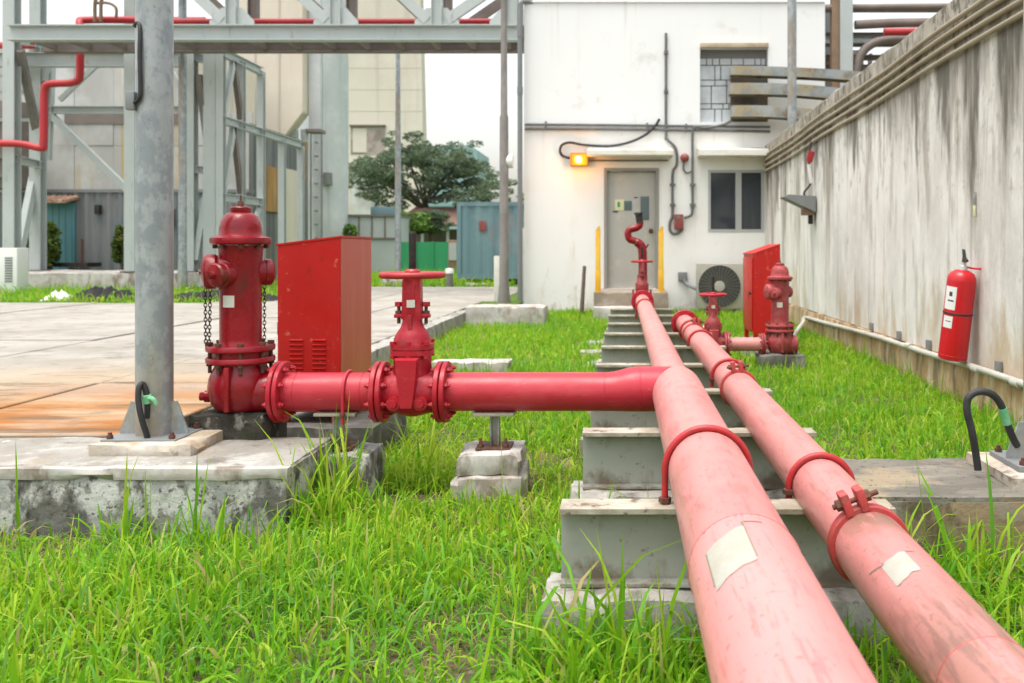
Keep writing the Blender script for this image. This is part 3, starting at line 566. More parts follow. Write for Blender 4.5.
# ================================================================== LEFT HYDRANT (shared builder)
def hydrant(x, y, z0, s, label, gm, far=False, steer=0.0):
    """z0 = underside of the elbow; s = scale; nozzle points left-front"""
    t = thing('fire_hydrant', (x, y, z0), label, 'fire hydrant', 'red pillar fire hydrants')
    O = Vector((x, y, z0))
    def q(a, b, c): return O + Vector((a, b, c)) * s
    def lat(prof, o=(0, 0, 0), ax=(0, 0, 1), n=40): return MB().lathe([(r * s, h * s) for r, h in prof], q(*o), ax, n)
    # barrel with cast fillets
    lat([(.12, .262), (.1, .270), (.089, .285), (.087, .31), (.087, .64), (.090, .66), (.091, .70), (.095, .72)]).build('barrel', M[gm], t, ang=40)
    # bonnet
    bo = lat([(.116, .722), (.125, .728), (.127, .742), (.125, .752), (.112, .757), (.094, .762), (.0895, .770), (.088, .795), (.082, .824), (.070, .848), (.056, .860), (.044, .864)])
    bo = bo.build('bonnet', M[gm], t, ang=40)
    lat([(.042, .860), (.044, .866), (.044, .884), (.04, .889), (.03, .891)]).build('cap', M[gm], bo)
    m = lat([(.013, .889), (.013, .91), (.010, .914)], n=5); m.lathe([(.005 * s, 0), (.004 * s, .03 * s)], q(0, 0, .91), (0, 0, 1), 8); m.build('operating_nut', M['rust_bolt'], bo)
    for k in range(8):
        w = 2 * PI * (k + .5) / 8; c = (.104 * math.cos(w), .104 * math.sin(w), 0)
        m = MB(); m.hexa(q(c[0], c[1], .706), q(c[0], c[1], .7235), .011 * s); m.build('bolt', M['rust_bolt'], bo)
    # pumper nozzle (left-front) and its cap
    d = Vector((-.93, -.37, 0)).normalized(); d.rotate(Matrix.Rotation(steer, 3, 'Z'))
    nz = MB().lathe([(.085 * s, .04 * s), (.083 * s, .085 * s), (.064 * s, .1 * s), (.062 * s, .112 * s)], q(0, 0, .605), d, 32).build('nozzle', M[gm], t, ang=40)
    MB().lathe([(.0, .098 * s), (.074 * s, .098 * s), (.077 * s, .102 * s), (.077 * s, .135 * s), (.07 * s, .146 * s), (.04 * s, .158 * s), (.0, .16 * s)], q(0, 0, .605), d, 36, cap=False).build('nozzle_cap', M[gm], nz)
    MB().lathe([(.012 * s, .15 * s), (.011 * s, .166 * s)], q(0, 0, .605), d, 5).build('cap_nut', M[gm], nz)
    # front hose outlet boss seen beside it
    d2 = Vector((-.42, -.9, 0)).normalized(); d2.rotate(Matrix.Rotation(steer, 3, 'Z'))
    nz2 = MB().lathe([(.056 * s, .05 * s), (.055 * s, .105 * s), (.047 * s, .112 * s)], q(.0, 0, .592), d2, 28).build('hose_outlet', M[gm], t)
    MB().lathe([(.05 * s, .11 * s), (.051 * s, .135 * s), (.045 * s, .143 * s), (.017 * s, .146 * s), (.015 * s, .172 * s), (.0, .173 * s)], q(0, 0, .592), d2, 28, cap=False).build('outlet_cap', M[gm], nz2)
    d3 = Vector((.80, .60, 0)).normalized()
    nz3 = MB().lathe([(.06 * s, .05 * s), (.058 * s, .095 * s), (.05 * s, .1 * s)], q(0, 0, .60), d3, 28).build('hose_outlet', M[gm], t)
    MB().lathe([(.058 * s, .097 * s), (.06 * s, .105 * s), (.06 * s, .125 * s), (.045 * s, .136 * s), (0, .138 * s)], q(0, 0, .60), d3, 28, cap=False).build('outlet_cap', M[gm], nz3)
    # plate
    m = MB(); pr = .0885 * s
    tt = bmesh.new(); G = []
    for i in range(9):
        w = R(-120 + 36 * i / 8)
        G.append((tt.verts.new(q(math.cos(w) * .0884, math.sin(w) * .0884, .452)), tt.verts.new(q(math.cos(w) * .0884, math.sin(w) * .0884, .503))))
    for A, B in zip(G, G[1:]): tt.faces.new((A[0], B[0], B[1], A[1]))
    m.add(tt); m.build('name_plate', M['off_white'], t)
    # base flange pair
    fl = MB()
    for a, b in ((.208, .232), (.258, .284)):
        fl.lathe([(.09 * s, a * s), (.139 * s, a * s), (.143 * s, (a + .004) * s), (.143 * s, (b - .006) * s), (.139 * s, b * s), (.09 * s, b * s)], q(0, 0, 0), (0, 0, 1), 44)
    fl.lathe([(.118 * s, .2 * s), (.118 * s, .275 * s)], q(0, 0, 0), (0, 0, 1), 36)
    fl = fl.build('base_flange', M[gm], t)
    for k in range(8):
        w = 2 * PI * (k + .5) / 8; c = (.124 * math.cos(w), .124 * math.sin(w))
        m = MB(); m.cyl(q(*c, .165), q(*c, .29), .0085 * s, n=8); m.hexa(q(*c, .286), q(*c, .298), .0155 * s); m.hexa(q(*c, .195), q(*c, .207), .0155 * s); m.build('bolt', M['rust_bolt'], fl)
    # elbow bulb
    el = lat([(.06, .0), (.10, .004), (.12, .03), (.132, .07), (.135, .105), (.13, .14), (.118, .17), (.108, .19), (.107, .212)]).build('elbow', M[gm], t, ang=45)
    MB().lathe([(.1 * s, .04 * s), (.093 * s, .12 * s), (.09 * s, .165 * s)], q(0, 0, .078), (1, 0, 0), 36).build('elbow_neck', M[gm], el, ang=45)
    m = MB(); m.box(q(-.012, -.15, .01), q(.012, -.10, .2), .006 * s); m.build('rib', M[gm], el)
    m = MB(); m.lathe([(.028 * s, .1 * s), (.026 * s, .15 * s)], q(0, 0, .058), (-1, -.1, 0), 16); m.hexa(q(-.15, -.015, .058), q(-.17, -.017, .058), .02 * s); m.build('drain_plug', M[gm], el)
    # chains
    def chain(pa, pb, sag=0):
        pa = Vector(pa); pb = Vector(pb); n = int((pa - pb).length / (.0155 * s)); m = MB()
        for k in range(n):
            u = (k + .5) / n; c = pa.lerp(pb, u) + Vector((math.sin(u * PI) * sag, 0, 0)); ax = Vector((1, .3, 0)) if k % 2 else Vector((-.3, 1, 0))
            e = ax.cross(Vector((0, 0, 1))).normalized()
            pts = [c + e * math.cos(2 * PI * i / 10) * .0062 * s + Vector((0, 0, 1)) * math.sin(2 * PI * i / 10) * .0115 * s for i in range(10)]
            m.tube(pts, .0021 * s, 5, 0, True)
        m.build('chain', M['chain'], t)
    if not far:
        n1 = O + Vector((0, 0, .605 * s)) + d * .13 * s
        chain(n1 + Vector((-.013, 0, -.075 * s)), q(-.126, -.06, .28)); chain(n1 + Vector((.018, -.02, -.072 * s)), q(-.098, -.09, .28))
        n3 = q(0, 0, .6) + d3 * .11 * s
        chain(n3 + Vector((-.01, 0, -.058 * s)), q(.100, .01, .29))
    return t
HX = PX(239.5, 3.98)
hydrant(HX + .014, 3.96, .372, 1.0, 'glossy dark red fire hydrant with hanging chains beside the red cabinet', 'red_gloss')
# pedestal under it
m = MB(); m.block((HX - .165, 3.84, -.05), (HX + .16, 4.13, .37), .04, .012, .012, 40)
tag(m.build('mossy_pedestal', M['conc_moss'], loc=(HX, 3.98, 0)), 'dark mossy concrete block under the glossy left hydrant', 'concrete block')

# ---- short spool pipe from hydrant elbow to gate valve
CZ = AZ1 - .002
spool = thing('water_pipe', (-1.27, CYc - .02, CZ), 'short red flanged pipe between the left hydrant and gate valve', 'pipe')
m = MB(); m.lathe([(.084, -1.49), (.084, -1.07)], (0, CYc - .02, CZ), (1, 0, 0), 44); m.ring((-1.135, CYc - .02, CZ), (1, 0, 0), .083, .0035, 40, 6); m.ring((-1.425, CYc - .02, CZ), (1, 0, 0), .083, .0035, 40, 6); m.build('pipe_run', M['red_cross'], spool, ang=50)
flange(spool, (-1.497, CYc - .02, CZ), (1, 0, 0), .134, .021, 'red_valve', 8, .108, .0135)

# ================================================================== GATE VALVE
def gate_valve(x, y, z, s, label, vm, wheel_m, ax=(1, 0, 0), fl=True, nb=8):
    t = thing('gate_valve', (x, y, z - .14 * s), label, 'gate valve', 'red gate valves with hand wheels')
    O = Vector((x, y, z)); a = Vector(ax); sd = Vector((0, 0, 1)).cross(a)   # sd: sideways
    def q(u, v, w): return O + a * u * s + sd * v * s + Vector((0, 0, w * s))
    # body: cast shell between the flanges
    m = MB(); m.lathe([(.088 * s, -.125 * s), (.092 * s, -.08 * s), (.105 * s, -.03 * s), (.108 * s, 0), (.105 * s, .03 * s), (.092 * s, .08 * s), (.088 * s, .125 * s)], O, a, 40)
    m.lathe([(.088 * s, -.02 * s), (.086 * s, .06 * s), (.082 * s, .12 * s), (.083 * s, .17 * s)], O, (0, 0, 1), 32)
    body = m.build('body', M[vm], t, ang=45)
    for sg in (-1, 1):   # tapered wedge housing plate on both faces
        tt = bmesh.new(); pr = [(-.052, .16), (.052, .16), (.046, .08), (.028, -.055), (-.028, -.055), (-.046, .08)]
        A = [tt.verts.new(q(u, sg * .10, w)) for u, w in pr]; B = [tt.verts.new(q(u * .88, sg * .125, w * .95)) for u, w in pr]
        tt.faces.new(A); tt.faces.new(B[::-1])
        for i in range(6): tt.faces.new((A[i], A[(i + 1) % 6], B[(i + 1) % 6], B[i]))
        m = MB(); m.add(tt); m.build('wedge_housing', M[vm], body)
    for u in (-.058, .058):
        m = MB(); m.cyl(q(u, -.07, -.035), q(u, -.112, -.035), .03 * s, n=20); m.hexa(q(u, -.11, -.035), q(u, -.122, -.035), .018 * s); m.build('boss', M[vm], body)
    # bonnet flange
    m = MB()
    for z0, z1 in ((.165, .187), (.190, .213)):
        b = bmesh.new(); prr = []
        for k in range(32):
            w = 2 * PI * k / 32; prr.append((.092 * math.copysign(abs(math.cos(w)) ** .7, math.cos(w)), .085 * math.copysign(abs(math.sin(w)) ** .7, math.sin(w))))
        A = [b.verts.new(q(u, v, z0)) for u, v in prr]; B = [b.verts.new(q(u, v, z1)) for u, v in prr]
        b.faces.new(A[::-1]); b.faces.new(B)
        for i in range(32): b.faces.new((A[i], A[(i + 1) % 32], B[(i + 1) % 32], B[i]))
        m.add(b)
    bf = m.build('bonnet_flange', M[vm], t)
    for u, v in ((-.072, -.06), (0, -.075), (.072, -.06), (-.072, .06), (0, .075), (.072, .06)):
        m = MB(); m.cyl(q(u, v, .155), q(u, v, .222), .006 * s, n=8); m.hexa(q(u, v, .152), q(u, v, .1655), .013 * s); m.hexa(q(u, v, .2125), q(u, v, .226), .013 * s); m.build('bolt', M[vm], bf)
    # bonnet neck with ribs
    m = MB(); m.lathe([(.082 * s, .21 * s), (.08 * s, .235 * s), (.066 * s, .262 * s), (.05 * s, .285 * s), (.043 * s, .31 * s), (.043 * s, .335 * s)], O, (0, 0, 1), 32)
    for sg in (-1, 1): m.box(q(-.009, sg * .045 - .012, .21), q(.009, sg * .045 + .012, .34), .003 * s)
    neck = m.build('bonnet', M[vm], t, ang=45)
    m = MB(); m.box(q(-.078, -.022, .325), q(.078, .022, .343), .006 * s); m.build('gland', M[vm], neck)
    for u in (-.06, .06):
        m = MB(); m.cyl(q(u, 0, .30), q(u, 0, .392), .008 * s, n=8); m.hexa(q(u, 0, .343), q(u, 0, .356), .016 * s); m.build('gland_bolt', M['rust_bolt'], neck)
        m = MB(); m.hexa(q(u, 0, .375), q(u, 0, .395), .018 * s); m.build('gland_nut', M[vm], neck)
    # yoke: two arms closing under the wheel
    for sg in (-1, 1):
        tt = bmesh.new(); pts = [(sg * .044, .32), (sg * .040, .40), (sg * .038, .485), (sg * .030, .502), (sg * .0145, .502), (sg * .0145, .48), (sg * .0145, .46), (sg * .0145, .40), (sg * .0145, .32)]
        A = [tt.verts.new(q(u, -.028, w)) for u, w in pts]; B = [tt.verts.new(q(u, .028, w)) for u, w in pts]
        tt.faces.new(A); tt.faces.new(B[::-1])
        for i in range(len(A)): tt.faces.new((A[i], A[(i + 1) % len(A)], B[(i + 1) % len(A)], B[i]))
        m = MB(); m.add(tt); m.build('yoke_arm', M[vm], t)
    m = MB(); m.box(q(-.016, -.03, .32), q(.016, .03, .50), .002); m.build('yoke_web', M[vm], t)
    m = MB(); m.box(q(-.018, -.0335, .372), q(.018, -.0305, .405), 0); m.build('name_plate', M['off_white'], t)
    # spindle and wheel
    m = MB(); m.cyl(q(0, 0, .34), q(0, 0, .535), .013 * s, n=14); m.lathe([(.0155 * s, .53 * s), (.0165 * s, .70 * s), (.014 * s, .705 * s)], O, (0, 0, 1), 14)
    for k in range(22): m.ring(q(0, 0, .545 + k * .007), (0, 0, 1), .0158 * s, .0022 * s, 12, 5)
    m.build('spindle', M['black_steel'], t)
    wh = MB(); wr = .131 * s; wc = q(0, 0, .513)
    wh.tube([wc + Vector((math.cos(2 * PI * i / 48) * wr, math.sin(2 * PI * i / 48) * wr, 0)) for i in range(48)], .0145 * s, 12, 0, True)
    wh.lathe([(.016 * s, .485 * s), (.034 * s, .49 * s), (.034 * s, .53 * s), (.026 * s, .54 * s), (.017 * s, .54 * s)], O, (0, 0, 1), 24)
    wheel = wh.build('hand_wheel', M[wheel_m], t)
    for k in range(5):
        w = 2 * PI * k / 5 + .4; dd = Vector((math.cos(w), math.sin(w), 0)); sw = Vector((-math.sin(w), math.cos(w), 0))
        m = MB(); m.tube([wc + dd * .025 * s, wc + dd * .07 * s + sw * .008 * s, wc + dd * .125 * s], .010 * s, 8, 4); m.build('spoke', M[wheel_m], wheel)
    for sg in (-1, 1):
        if fl: flange(t, O + a * sg * .136 * s, a, .134 * s, .0225 * s, vm, nb, .108 * s, .0135 * s, boltmat=vm)
    return t
gate_valve(PX(412.5, 3.96), 3.96, CZ, 1.0, 'large bright red gate valve with flat hand wheel and black spindle in the foreground', 'red_valve', 'red_bolt')

# ---- T supports with piers
def tsupport(x, y, ztop, zbot, label, u=None):
    t = thing('pipe_support', (x, y, zbot), label, 'pipe support', 'steel T supports under the cross pipe')
    m = MB(); m.box((x - .09, y - .07, ztop - .012), (x + .09, y + .07, ztop), .002); m.build('top_plate', M['flange_paint'], t)
    m = MB(); m.ibeam((x, y, zbot), (x, y, ztop - .012), .042, .042, .008, .008, up=(1, 0, 0)); m.build('post', M['grey_paint'], t)
    m = MB(); m.box((x - .075, y - .075, zbot), (x + .075, y + .075, zbot + .01), .002); m.build('foot_plate', M['rust_bolt'], t)
    for sx in (-1, 1):
        m = MB(); m.cyl((x + sx * .055, y - .055, zbot), (x + sx * .055, y - .055, zbot + .05), .007, n=8); m.hexa((x + sx * .055, y - .055, zbot + .01), (x + sx * .055, y - .055, zbot + .024), .014); m.build('anchor_bolt', M['rust_bolt'], t)
    return t
yy = CYc - .02
tsupport(PX(495, yy), yy, CZ - .0848, .205, 'steel T support holding the bare cross pipe between valve and sleepers')
tsupport(PX(339, yy), yy, CZ - .0848, .205, 'steel T support under the pipe beside the red cabinet')
ubolt(PX(349, yy), CZ, .084, yy, CZ - .097, 'small u-bolt round the short pipe in front of the red cabinet', along='x', r=.007, mt='red_cross')
m = MB(); m.block((PX(462, yy), yy - .16, .11), (PX(523, yy), yy + .16, .205), .04, .012, .014, 51); m.block((PX(457, yy), yy - .19, -.05), (PX(526, yy), yy + .18, .115), .04, .016, .016, 52)
tag(m.build('concrete_pier', M['whitewash'], loc=(PX(492, yy), yy, 0)), 'two tiered chipped concrete pier in grass right of gate valve', 'concrete pier', 'piers under the cross pipe')
m = MB(); m.block((PX(308, yy), yy - .17, -.05), (PX(378, yy), yy + .12, .205), .04, .014, .016, 61)
tag(m.build('concrete_pier', M['conc_face'], loc=(PX(345, yy), yy, 0)), 'single chipped concrete pier at right end of the big slab', 'concrete pier', 'piers under the cross pipe')

# ================================================================== RED CABINETS
def cabinet(x0, x1, y0, y1, z0, zl, zr, label, louvre=True, legs=.06):
    t = thing('hose_cabinet', ((x0 + x1) / 2, (y0 + y1) / 2, z0), label, 'cabinet', 'red fire hose cabinets')
    m = MB(); zb = z0 + legs
    m.prism([(x0, zb), (x1, zb), (x1, zr - .012), (x0, zl - .012)], y0, y1, 'xz', .002); m.build('box_body', M['red_cabinet'], t)
    sl = (zr - zl) / (x1 - x0)
    m = MB(); m.prism([(x0 - .01, zl - .012 - .01 * sl), (x1 + .004, zr - .0115 + .004 * sl), (x1 + .004, zr), (x0 - .01, zl - .01 * sl)], y0 - .003, y1 + .003, 'xz', .0015); m.build('roof', M['red_cabinet'], t)
    for xx in (x0 + .025, x1 - .025):
        for yv in (y0 + .03, y1 - .03):
            m = MB(); m.box((xx - .022, yv - .022, z0), (xx + .022, yv + .022, zb + .004)); m.build('leg', M['red_cabinet'], t)
    m = MB(); m.box((x1 + .0005, y0 + .004, zb + .004), (x1 + .0025, y1 - .004, zr - .016)); m.build('lit_side_face', M['cab_side_lit'], t, label='salmon side face with sky light painted into its colour')  # thin sheet added to carry the painted sky light of this side
    # door on the low side
    m = MB(); m.box((x0 - .012, y0 + .03, zb + .03), (x0 - .002, y1 - .03, zl - .05), .003); d = m.build('door', M['red_cabinet'], t)
    m = MB(); m.cyl((x0 - .012, y0 + .09, (zl + zb) / 2), (x0 - .03, y0 + .09, (zl + zb) / 2), .014, n=14); m.box((x0 - .034, y0 + .083, (zl + zb) / 2 - .045), (x0 - .028, y0 + .097, (zl + zb) / 2 + .02), .002); m.build('handle', M['black_steel'], d)
    if louvre:
        w = x1 - x0
        for c in (.30, .665):
            m = MB()
            for k in range(9):
                zz = zb + .175 + k * .0235; xa = x0 + w * c - .033; xb = xa + .066
                m.prism([(y0 - .0005, zz), (y0 - .0075, zz - .003), (y0 - .0075, zz - .006), (y0 - .0005, zz - .0125)], xa, xb, 'yz')
            m.build('louvre', M['red_cabinet'], t)
    return t
cabinet(-1.722, -1.408, 4.5, 5.05, .2, 1.102, 1.142, 'red steel cabinet with louvred side standing between hydrant and gate valve')
m = MB(); m.block((-1.80, 4.42, -.05), (-1.22, 5.12, .2), .07, .01, .014, 70)
tag(m.build('cabinet_plinth', M['conc_dark'], loc=(-1.5, 4.7, 0)), 'dark concrete plinth under the louvred left cabinet', 'plinth', 'plinths under the red cabinets')
cabinet(1.285, 1.545, 8.8, 9.5, .14, 1.03, 1.12, 'tall red cabinet with steep roof behind the far right hydrant', False, .1)
m = MB(); m.block((1.2, 8.7, -.05), (1.65, 9.6, .14), .09, .01, .014, 72)
tag(m.build('cabinet_plinth', M['conc'], loc=(1.42, 9.1, 0)), 'low concrete plinth under the far red cabinet by the wall', 'plinth', 'plinths under the red cabinets')

# ================================================================== RIGHT HYDRANT, ITS VALVE AND BRANCH
BY, BZ = 7.9, .235
hydrant(PX(780, BY), BY, BZ - .07, .88, 'dull faded red fire hydrant standing by the stained white wall', 'red_gloss_far', True, -.15)
m = MB(); m.block((PX(780, BY) - .2, BY - .15, -.05), (PX(780, BY) + .2, BY + .2, BZ - .08), .06, .01, .012, 80)
tag(m.build('concrete_block', M['conc_dark'], loc=(PX(780, BY), BY, 0)), 'dark low concrete block under the faded right hydrant', 'concrete block')
br = thing('branch_pipe', (1.0, BY, BZ), 'short faded red branch pipe joining right pipe to far hydrant', 'pipe')
m = MB(); m.lathe([(.06, .66), (.06, 1.24)], (0, BY, BZ), (1, 0, 0), 28); m.build('pipe_run', M['pink_second'], br)
flange(br, (1.235, BY, BZ), (1, 0, 0), .095, .016, 'red_gloss_far', 8, .078, .01, boltmat='red_gloss_far')
gate_valve(PX(713, BY), BY, BZ, .85, 'smaller red gate valve with hand wheel in front of the air conditioner', 'red_gloss_far', 'red_valve')

# ================================================================== BOUNDARY WALL (right)
WX = 2.40
wall = thing('boundary_wall', (WX + .1, 9, 0), 'tall streaked whitish concrete wall running along the right side', 'wall')
m = MB(); y = 1.6; k = 0
def wtop(y): return 2.80 + (15.1 - y) * .0105
while y < 15.08:
    w = min(rr.choice((.9, 1.25, 1.8)), 15.09 - y); d = rr.uniform(-.003, .003)
    y1 = y + w - .004
    m.prism([(y, .285), (y1, .285), (y1, 2.50), (y, 2.50)], WX + d, WX + .2, 'yz', .003)
    y += w; k += 1
m.box((WX + .012, 1.6, .28), (WX + .19, 15.09, 2.5))
m.build('wall_face', M['wall_plank'], wall)
m = MB(); t = bmesh.new()
n = 110; rows = []
for i in range(n + 1):
    y = 1.6 + (15.09 - 1.6) * i / n; zt = wtop(y) + noise.noise(Vector((0, y * 2.5, 3))) * .02; xo = WX - .004 + noise.noise(Vector((4, y * 1.7, 3))) * .004
    rows.append([t.verts.new(p) for p in ((xo, y, 2.501), (xo - .002, y, zt - .02), (xo + .02, y, zt), (WX + .19, y, zt), (WX + .2, y, zt - .02), (WX + .2, y, 2.501))])
for A, B in zip(rows, rows[1:]):
    for i in range(6): t.faces.new((A[i], A[(i + 1) % 6], B[(i + 1) % 6], B[i]))
t.faces.new(rows[0]); t.faces.new(rows[-1][::-1]); m.add(t); m.build('wall_crown', M['wall_crown'], wall)
m = MB(); m.block((WX - .03, 1.6, -.1), (WX + .2, 15.09, .283), .12, .012, .014, 3); m.build('wall_plinth', M['wall_plinth'], wall)
# tan conduits along the crown
far = [2.62, 2.53, 2.44, 2.35]; near = [2.715, 2.645, 2.56, 2.48]
cl = ['topmost tan conduit strapped along the crown of the stained wall', 'second tan conduit from the top along the wall crown', 'third tan conduit from the top along the wall crown', 'lowest tan conduit along the wall crown']
for i in range(4):
    pts = []
    for k in range(14):
        y = 15.0 - k * 1.0; u = min(1, (15.0 - y) / 8.6)
        z = far[i] + (near[i] - far[i]) * u + rr.uniform(-.006, .006) - .02 * math.sin(PI * ((15 - y) % 4.3) / 4.3)
        pts.append((WX - .032, y, z))
    m = MB(); m.tube(pts, .0185, 10, 5); tag(m.build('conduit', M['conduit_tan'], loc=pts[5]), cl[i], 'conduit', 'tan conduits along the wall crown')
# pale conduit low on the wall, with clips
pts = [(1.72, 8.25, .10), (1.95, 8.5, .17), (2.2, 8.85, .235), (WX - .055, 9.1, .262), (WX - .055, 8.4, .262), (WX - .055, 7, .27), (WX - .055, 6, .285), (WX - .055, 5, .285), (WX - .055, 3.5, .285), (WX - .055, 1.7, .29)]
pts = [(1.52, 8.25, .20), (1.66, 8.8, .205), (2.15, 10.7, .19), (WX - .06, 11.5, .19), (WX - .055, 10.4, .215)] + pts[4:]
t = thing('low_conduit', (WX - .055, 6, .27), 'pale conduit along the foot of the stained wall below the extinguisher', 'conduit')
m = MB(); m.tube(pts, .0225, 12, 6); m.build('pipe_run', M['conduit_pale'], t)
for yv in (8.6, 7.75, 7.0, 6.3, 5.7, 5.1, 4.4):
    m = MB(); m.box((WX - .03, yv - .03, .29), (WX - .004, yv + .03, .365), .003); m.build('clip', M['galv_dull'], t)
for yv in (7.35, 5.95, 5.35):
    m = MB(); m.cyl((WX - .055, yv - .05, .277), (WX - .055, yv + .05, .279), .027, n=14); m.build('coupling', M['conduit_pale'], t)

# extinguisher hung on the wall, leaning
EY = 6.13; ex = WX - .15; ez = .325
t = thing('fire_extinguisher', (ex, EY, ez), 'bright red fire extinguisher leaning on the stained wall', 'fire extinguisher')
def tilt(mb): return mb.rotate(R(6), 'X', (ex, EY, ez)).rotate(R(4.5), 'Y', (ex, EY, ez))
m = MB().lathe([(.088, 0), (.095, .006), (.095, .535), (.091, .565), (.075, .592), (.05, .608), (.03, .615)], (ex, EY, ez), n=36)
m.ring((ex, EY, ez + .03), (0, 0, 1), .0945, .003, 36, 6); tilt(m).build('cylinder', M['red_ext'], t, ang=45)
m = MB().lathe([(.0955, .31), (.0968, .312), (.0968, .323), (.0955, .325)], (ex, EY, ez), n=36); tilt(m).build('band', M['black_rubber'], t)
def extlabel(a0, a1, z0, z1, mt, nm, r=.0962):
    tt = bmesh.new(); G = []
    for i in range(9):
        w = R(a0 + (a1 - a0) * i / 8); G.append((tt.verts.new((ex + r * math.cos(w), EY + r * math.sin(w), ez + z0)), tt.verts.new((ex + r * math.cos(w), EY + r * math.sin(w), ez + z1))))
    for A, B in zip(G, G[1:]): tt.faces.new((A[0], B[0], B[1], A[1]))
    m = MB(); m.add(tt); return tilt(m).build(nm, mt, t)
extlabel(-178, -124, .345, .50, M['white_plastic'], 'label_sheet'); extlabel(-172, -128, .22, .30, M['white_plastic'], 'label_sheet')
extlabel(-155, -140, .435, .465, M['ink'], 'label_mark', .0966); extlabel(-160, -132, .40, .41, M['ink'], 'label_mark', .0966); extlabel(-160, -134, .262, .268, M['ink'], 'label_mark', .0966)
m = MB().lathe([(.03, .61), (.026, .64), (.018, .645), (.018, .665)], (ex, EY, ez), n=16); tilt(m).build('valve_head', M['alu'], t)
m = MB(); m.prism([(-.0, .66), (.055, .675), (.058, .685), (.01, .70), (-.02, .745), (-.035, .75), (-.012, .70), (-.015, .66)], -.009, .009, 'xz')
for v in m.bm.verts: v.co = Vector((v.co.y + ex, EY - v.co.x, v.co.z + ez))
tilt(m).build('handle', M['black_rubber'], t)
m = MB(); m.tube([(ex, EY, ez + .64), (ex + .06, EY - .03, ez + .63), (WX, EY - .05, ez + .64)], .007, 8, 4); tilt(m).build('bracket', M['red_ext'], t)

# flood light with box, cable and tags
fy = 11.2
t = thing('flood_light', (WX - .15, fy, 1.55), 'small flood lamp with brown box fixed high on the stained wall', 'wall lamp')
z = PZ(200, fy)
m = MB(); m.prism([(WX - .42, z + .03), (WX - .02, z - .16), (WX - .02, z + .04), (WX - .36, z + .06)], fy - .16, fy + .14, 'xz', .004); m.build('lamp_hood', M['galv_dull'], t)
m = MB(); m.box((WX - .16, fy - .10, z - .19), (WX - .02, fy + .08, z - .055), .006); m.build('lamp_box', M['brown_box'], t)
m = MB(); m.box((WX - .08, fy - .03, z - .30), (WX - .03, fy + .03, z - .19), .006); m.build('bracket', M['black_steel'], t)
m = MB(); m.tube([(WX - .07, fy, z + .0), (WX - .14, fy - .02, z + .08), (WX - .06, fy - .03, z + .2), (WX - .05, fy - .02, z + .34), (WX - .09, fy - .05, z + .52), (WX - .05, fy - .02, z + .72)], .013, 8, 6); m.build('cable', M['black_rubber'], t)
t2 = thing('warning_tag', (WX - .09, fy - .05, z + .55), 'red and white plastic tag tied to the wall lamp cable', 'tag')
m = MB(); m.box((WX - .115, fy - .10, z + .46), (WX - .035, fy - .092, z + .60), .002, Matrix.Rotation(R(14), 3, 'Y')); m.build('red_sheet', M['red_far'], t2)
m = MB(); m.box((WX - .10, fy - .085, z + .20), (WX - .055, fy - .078, z + .44), .002, Matrix.Rotation(R(-8), 3, 'Y')); m.build('white_sheet', M['white_plastic'], t2)
wy = 6.1
t2 = thing('cable_tie', (WX - .012, wy, PZ(215, wy)), 'thin grey and yellow strip hanging on the wall above the extinguisher', 'strip')
m = MB(); m.box((WX - .018, wy - .009, PZ(205, wy)), (WX - .006, wy + .009, PZ(192, wy)), .002); m.build('grey_strip', M['galv'], t2)
m = MB(); m.box((WX - .018, wy - .008, PZ(216, wy)), (WX - .0055, wy + .008, PZ(205.5, wy)), .002); m.build('yellow_strip', M['lemon'], t2)

# ================================================================== WHITE BUILDING
B0 = 15.1
def bx(px): return PX(px, B0)
def bz(py): return PZ(py, B0)
bl = thing('white_building', (1, B0, 0), 'plain white rendered plant building with grey door and dark window', 'building')
XL, XR = bx(524), bx(825); ZT = 6.6
# face with openings: door, window, blocked opening
dx0, dx1, dz1 = bx(604), bx(659), bz(168)
wx0, wx1, wz0, wz1 = bx(708), bx(764), bz(232), bz(170)
ox0, ox1, oz0, oz1 = bx(700), bx(768), bz(122), bz(48)
T = .25
ZM = bz(129)
up = MB(); lo = MB()
lo.box((XL, B0, -.1), (dx0, B0 + T, ZM)); lo.box((dx0, B0, dz1), (dx1, B0 + T, ZM)); lo.box((dx0, B0, -.1), (dx1, B0 + T, .40))
lo.box((dx1, B0, -.1), (wx0, B0 + T, ZM)); lo.box((wx0, B0, -.1), (wx1, B0 + T, wz0)); lo.box((wx0, B0, wz1), (wx1, B0 + T, ZM)); lo.box((wx1, B0, -.1), (XR, B0 + T, ZM))
up.box((XL, B0, ZM), (ox0, B0 + T, ZT)); up.box((ox0, B0, ZM), (ox1, B0 + T, oz0)); up.box((ox0, B0, oz1), (ox1, B0 + T, ZT)); up.box((ox1, B0, ZM), (XR, B0 + T, ZT))
up.box((XL, B0 + T, -.1), (XR, B0 + 7, ZT))
up.box((XL - .03, B0 - .03, bz(2.5)), (XR, B0 + .0, bz(1.2)), 0)
up.build('upper_wall', M['white_wall'], bl); lo.build('lower_wall', M['cream_wall'], bl)
m = MB(); m.box((XL - .05, B0 - .02, -.1), (XL + .01, B0 + .2, bz(228)), .006); m.build('corner_plinth', M['white_wall'], bl)
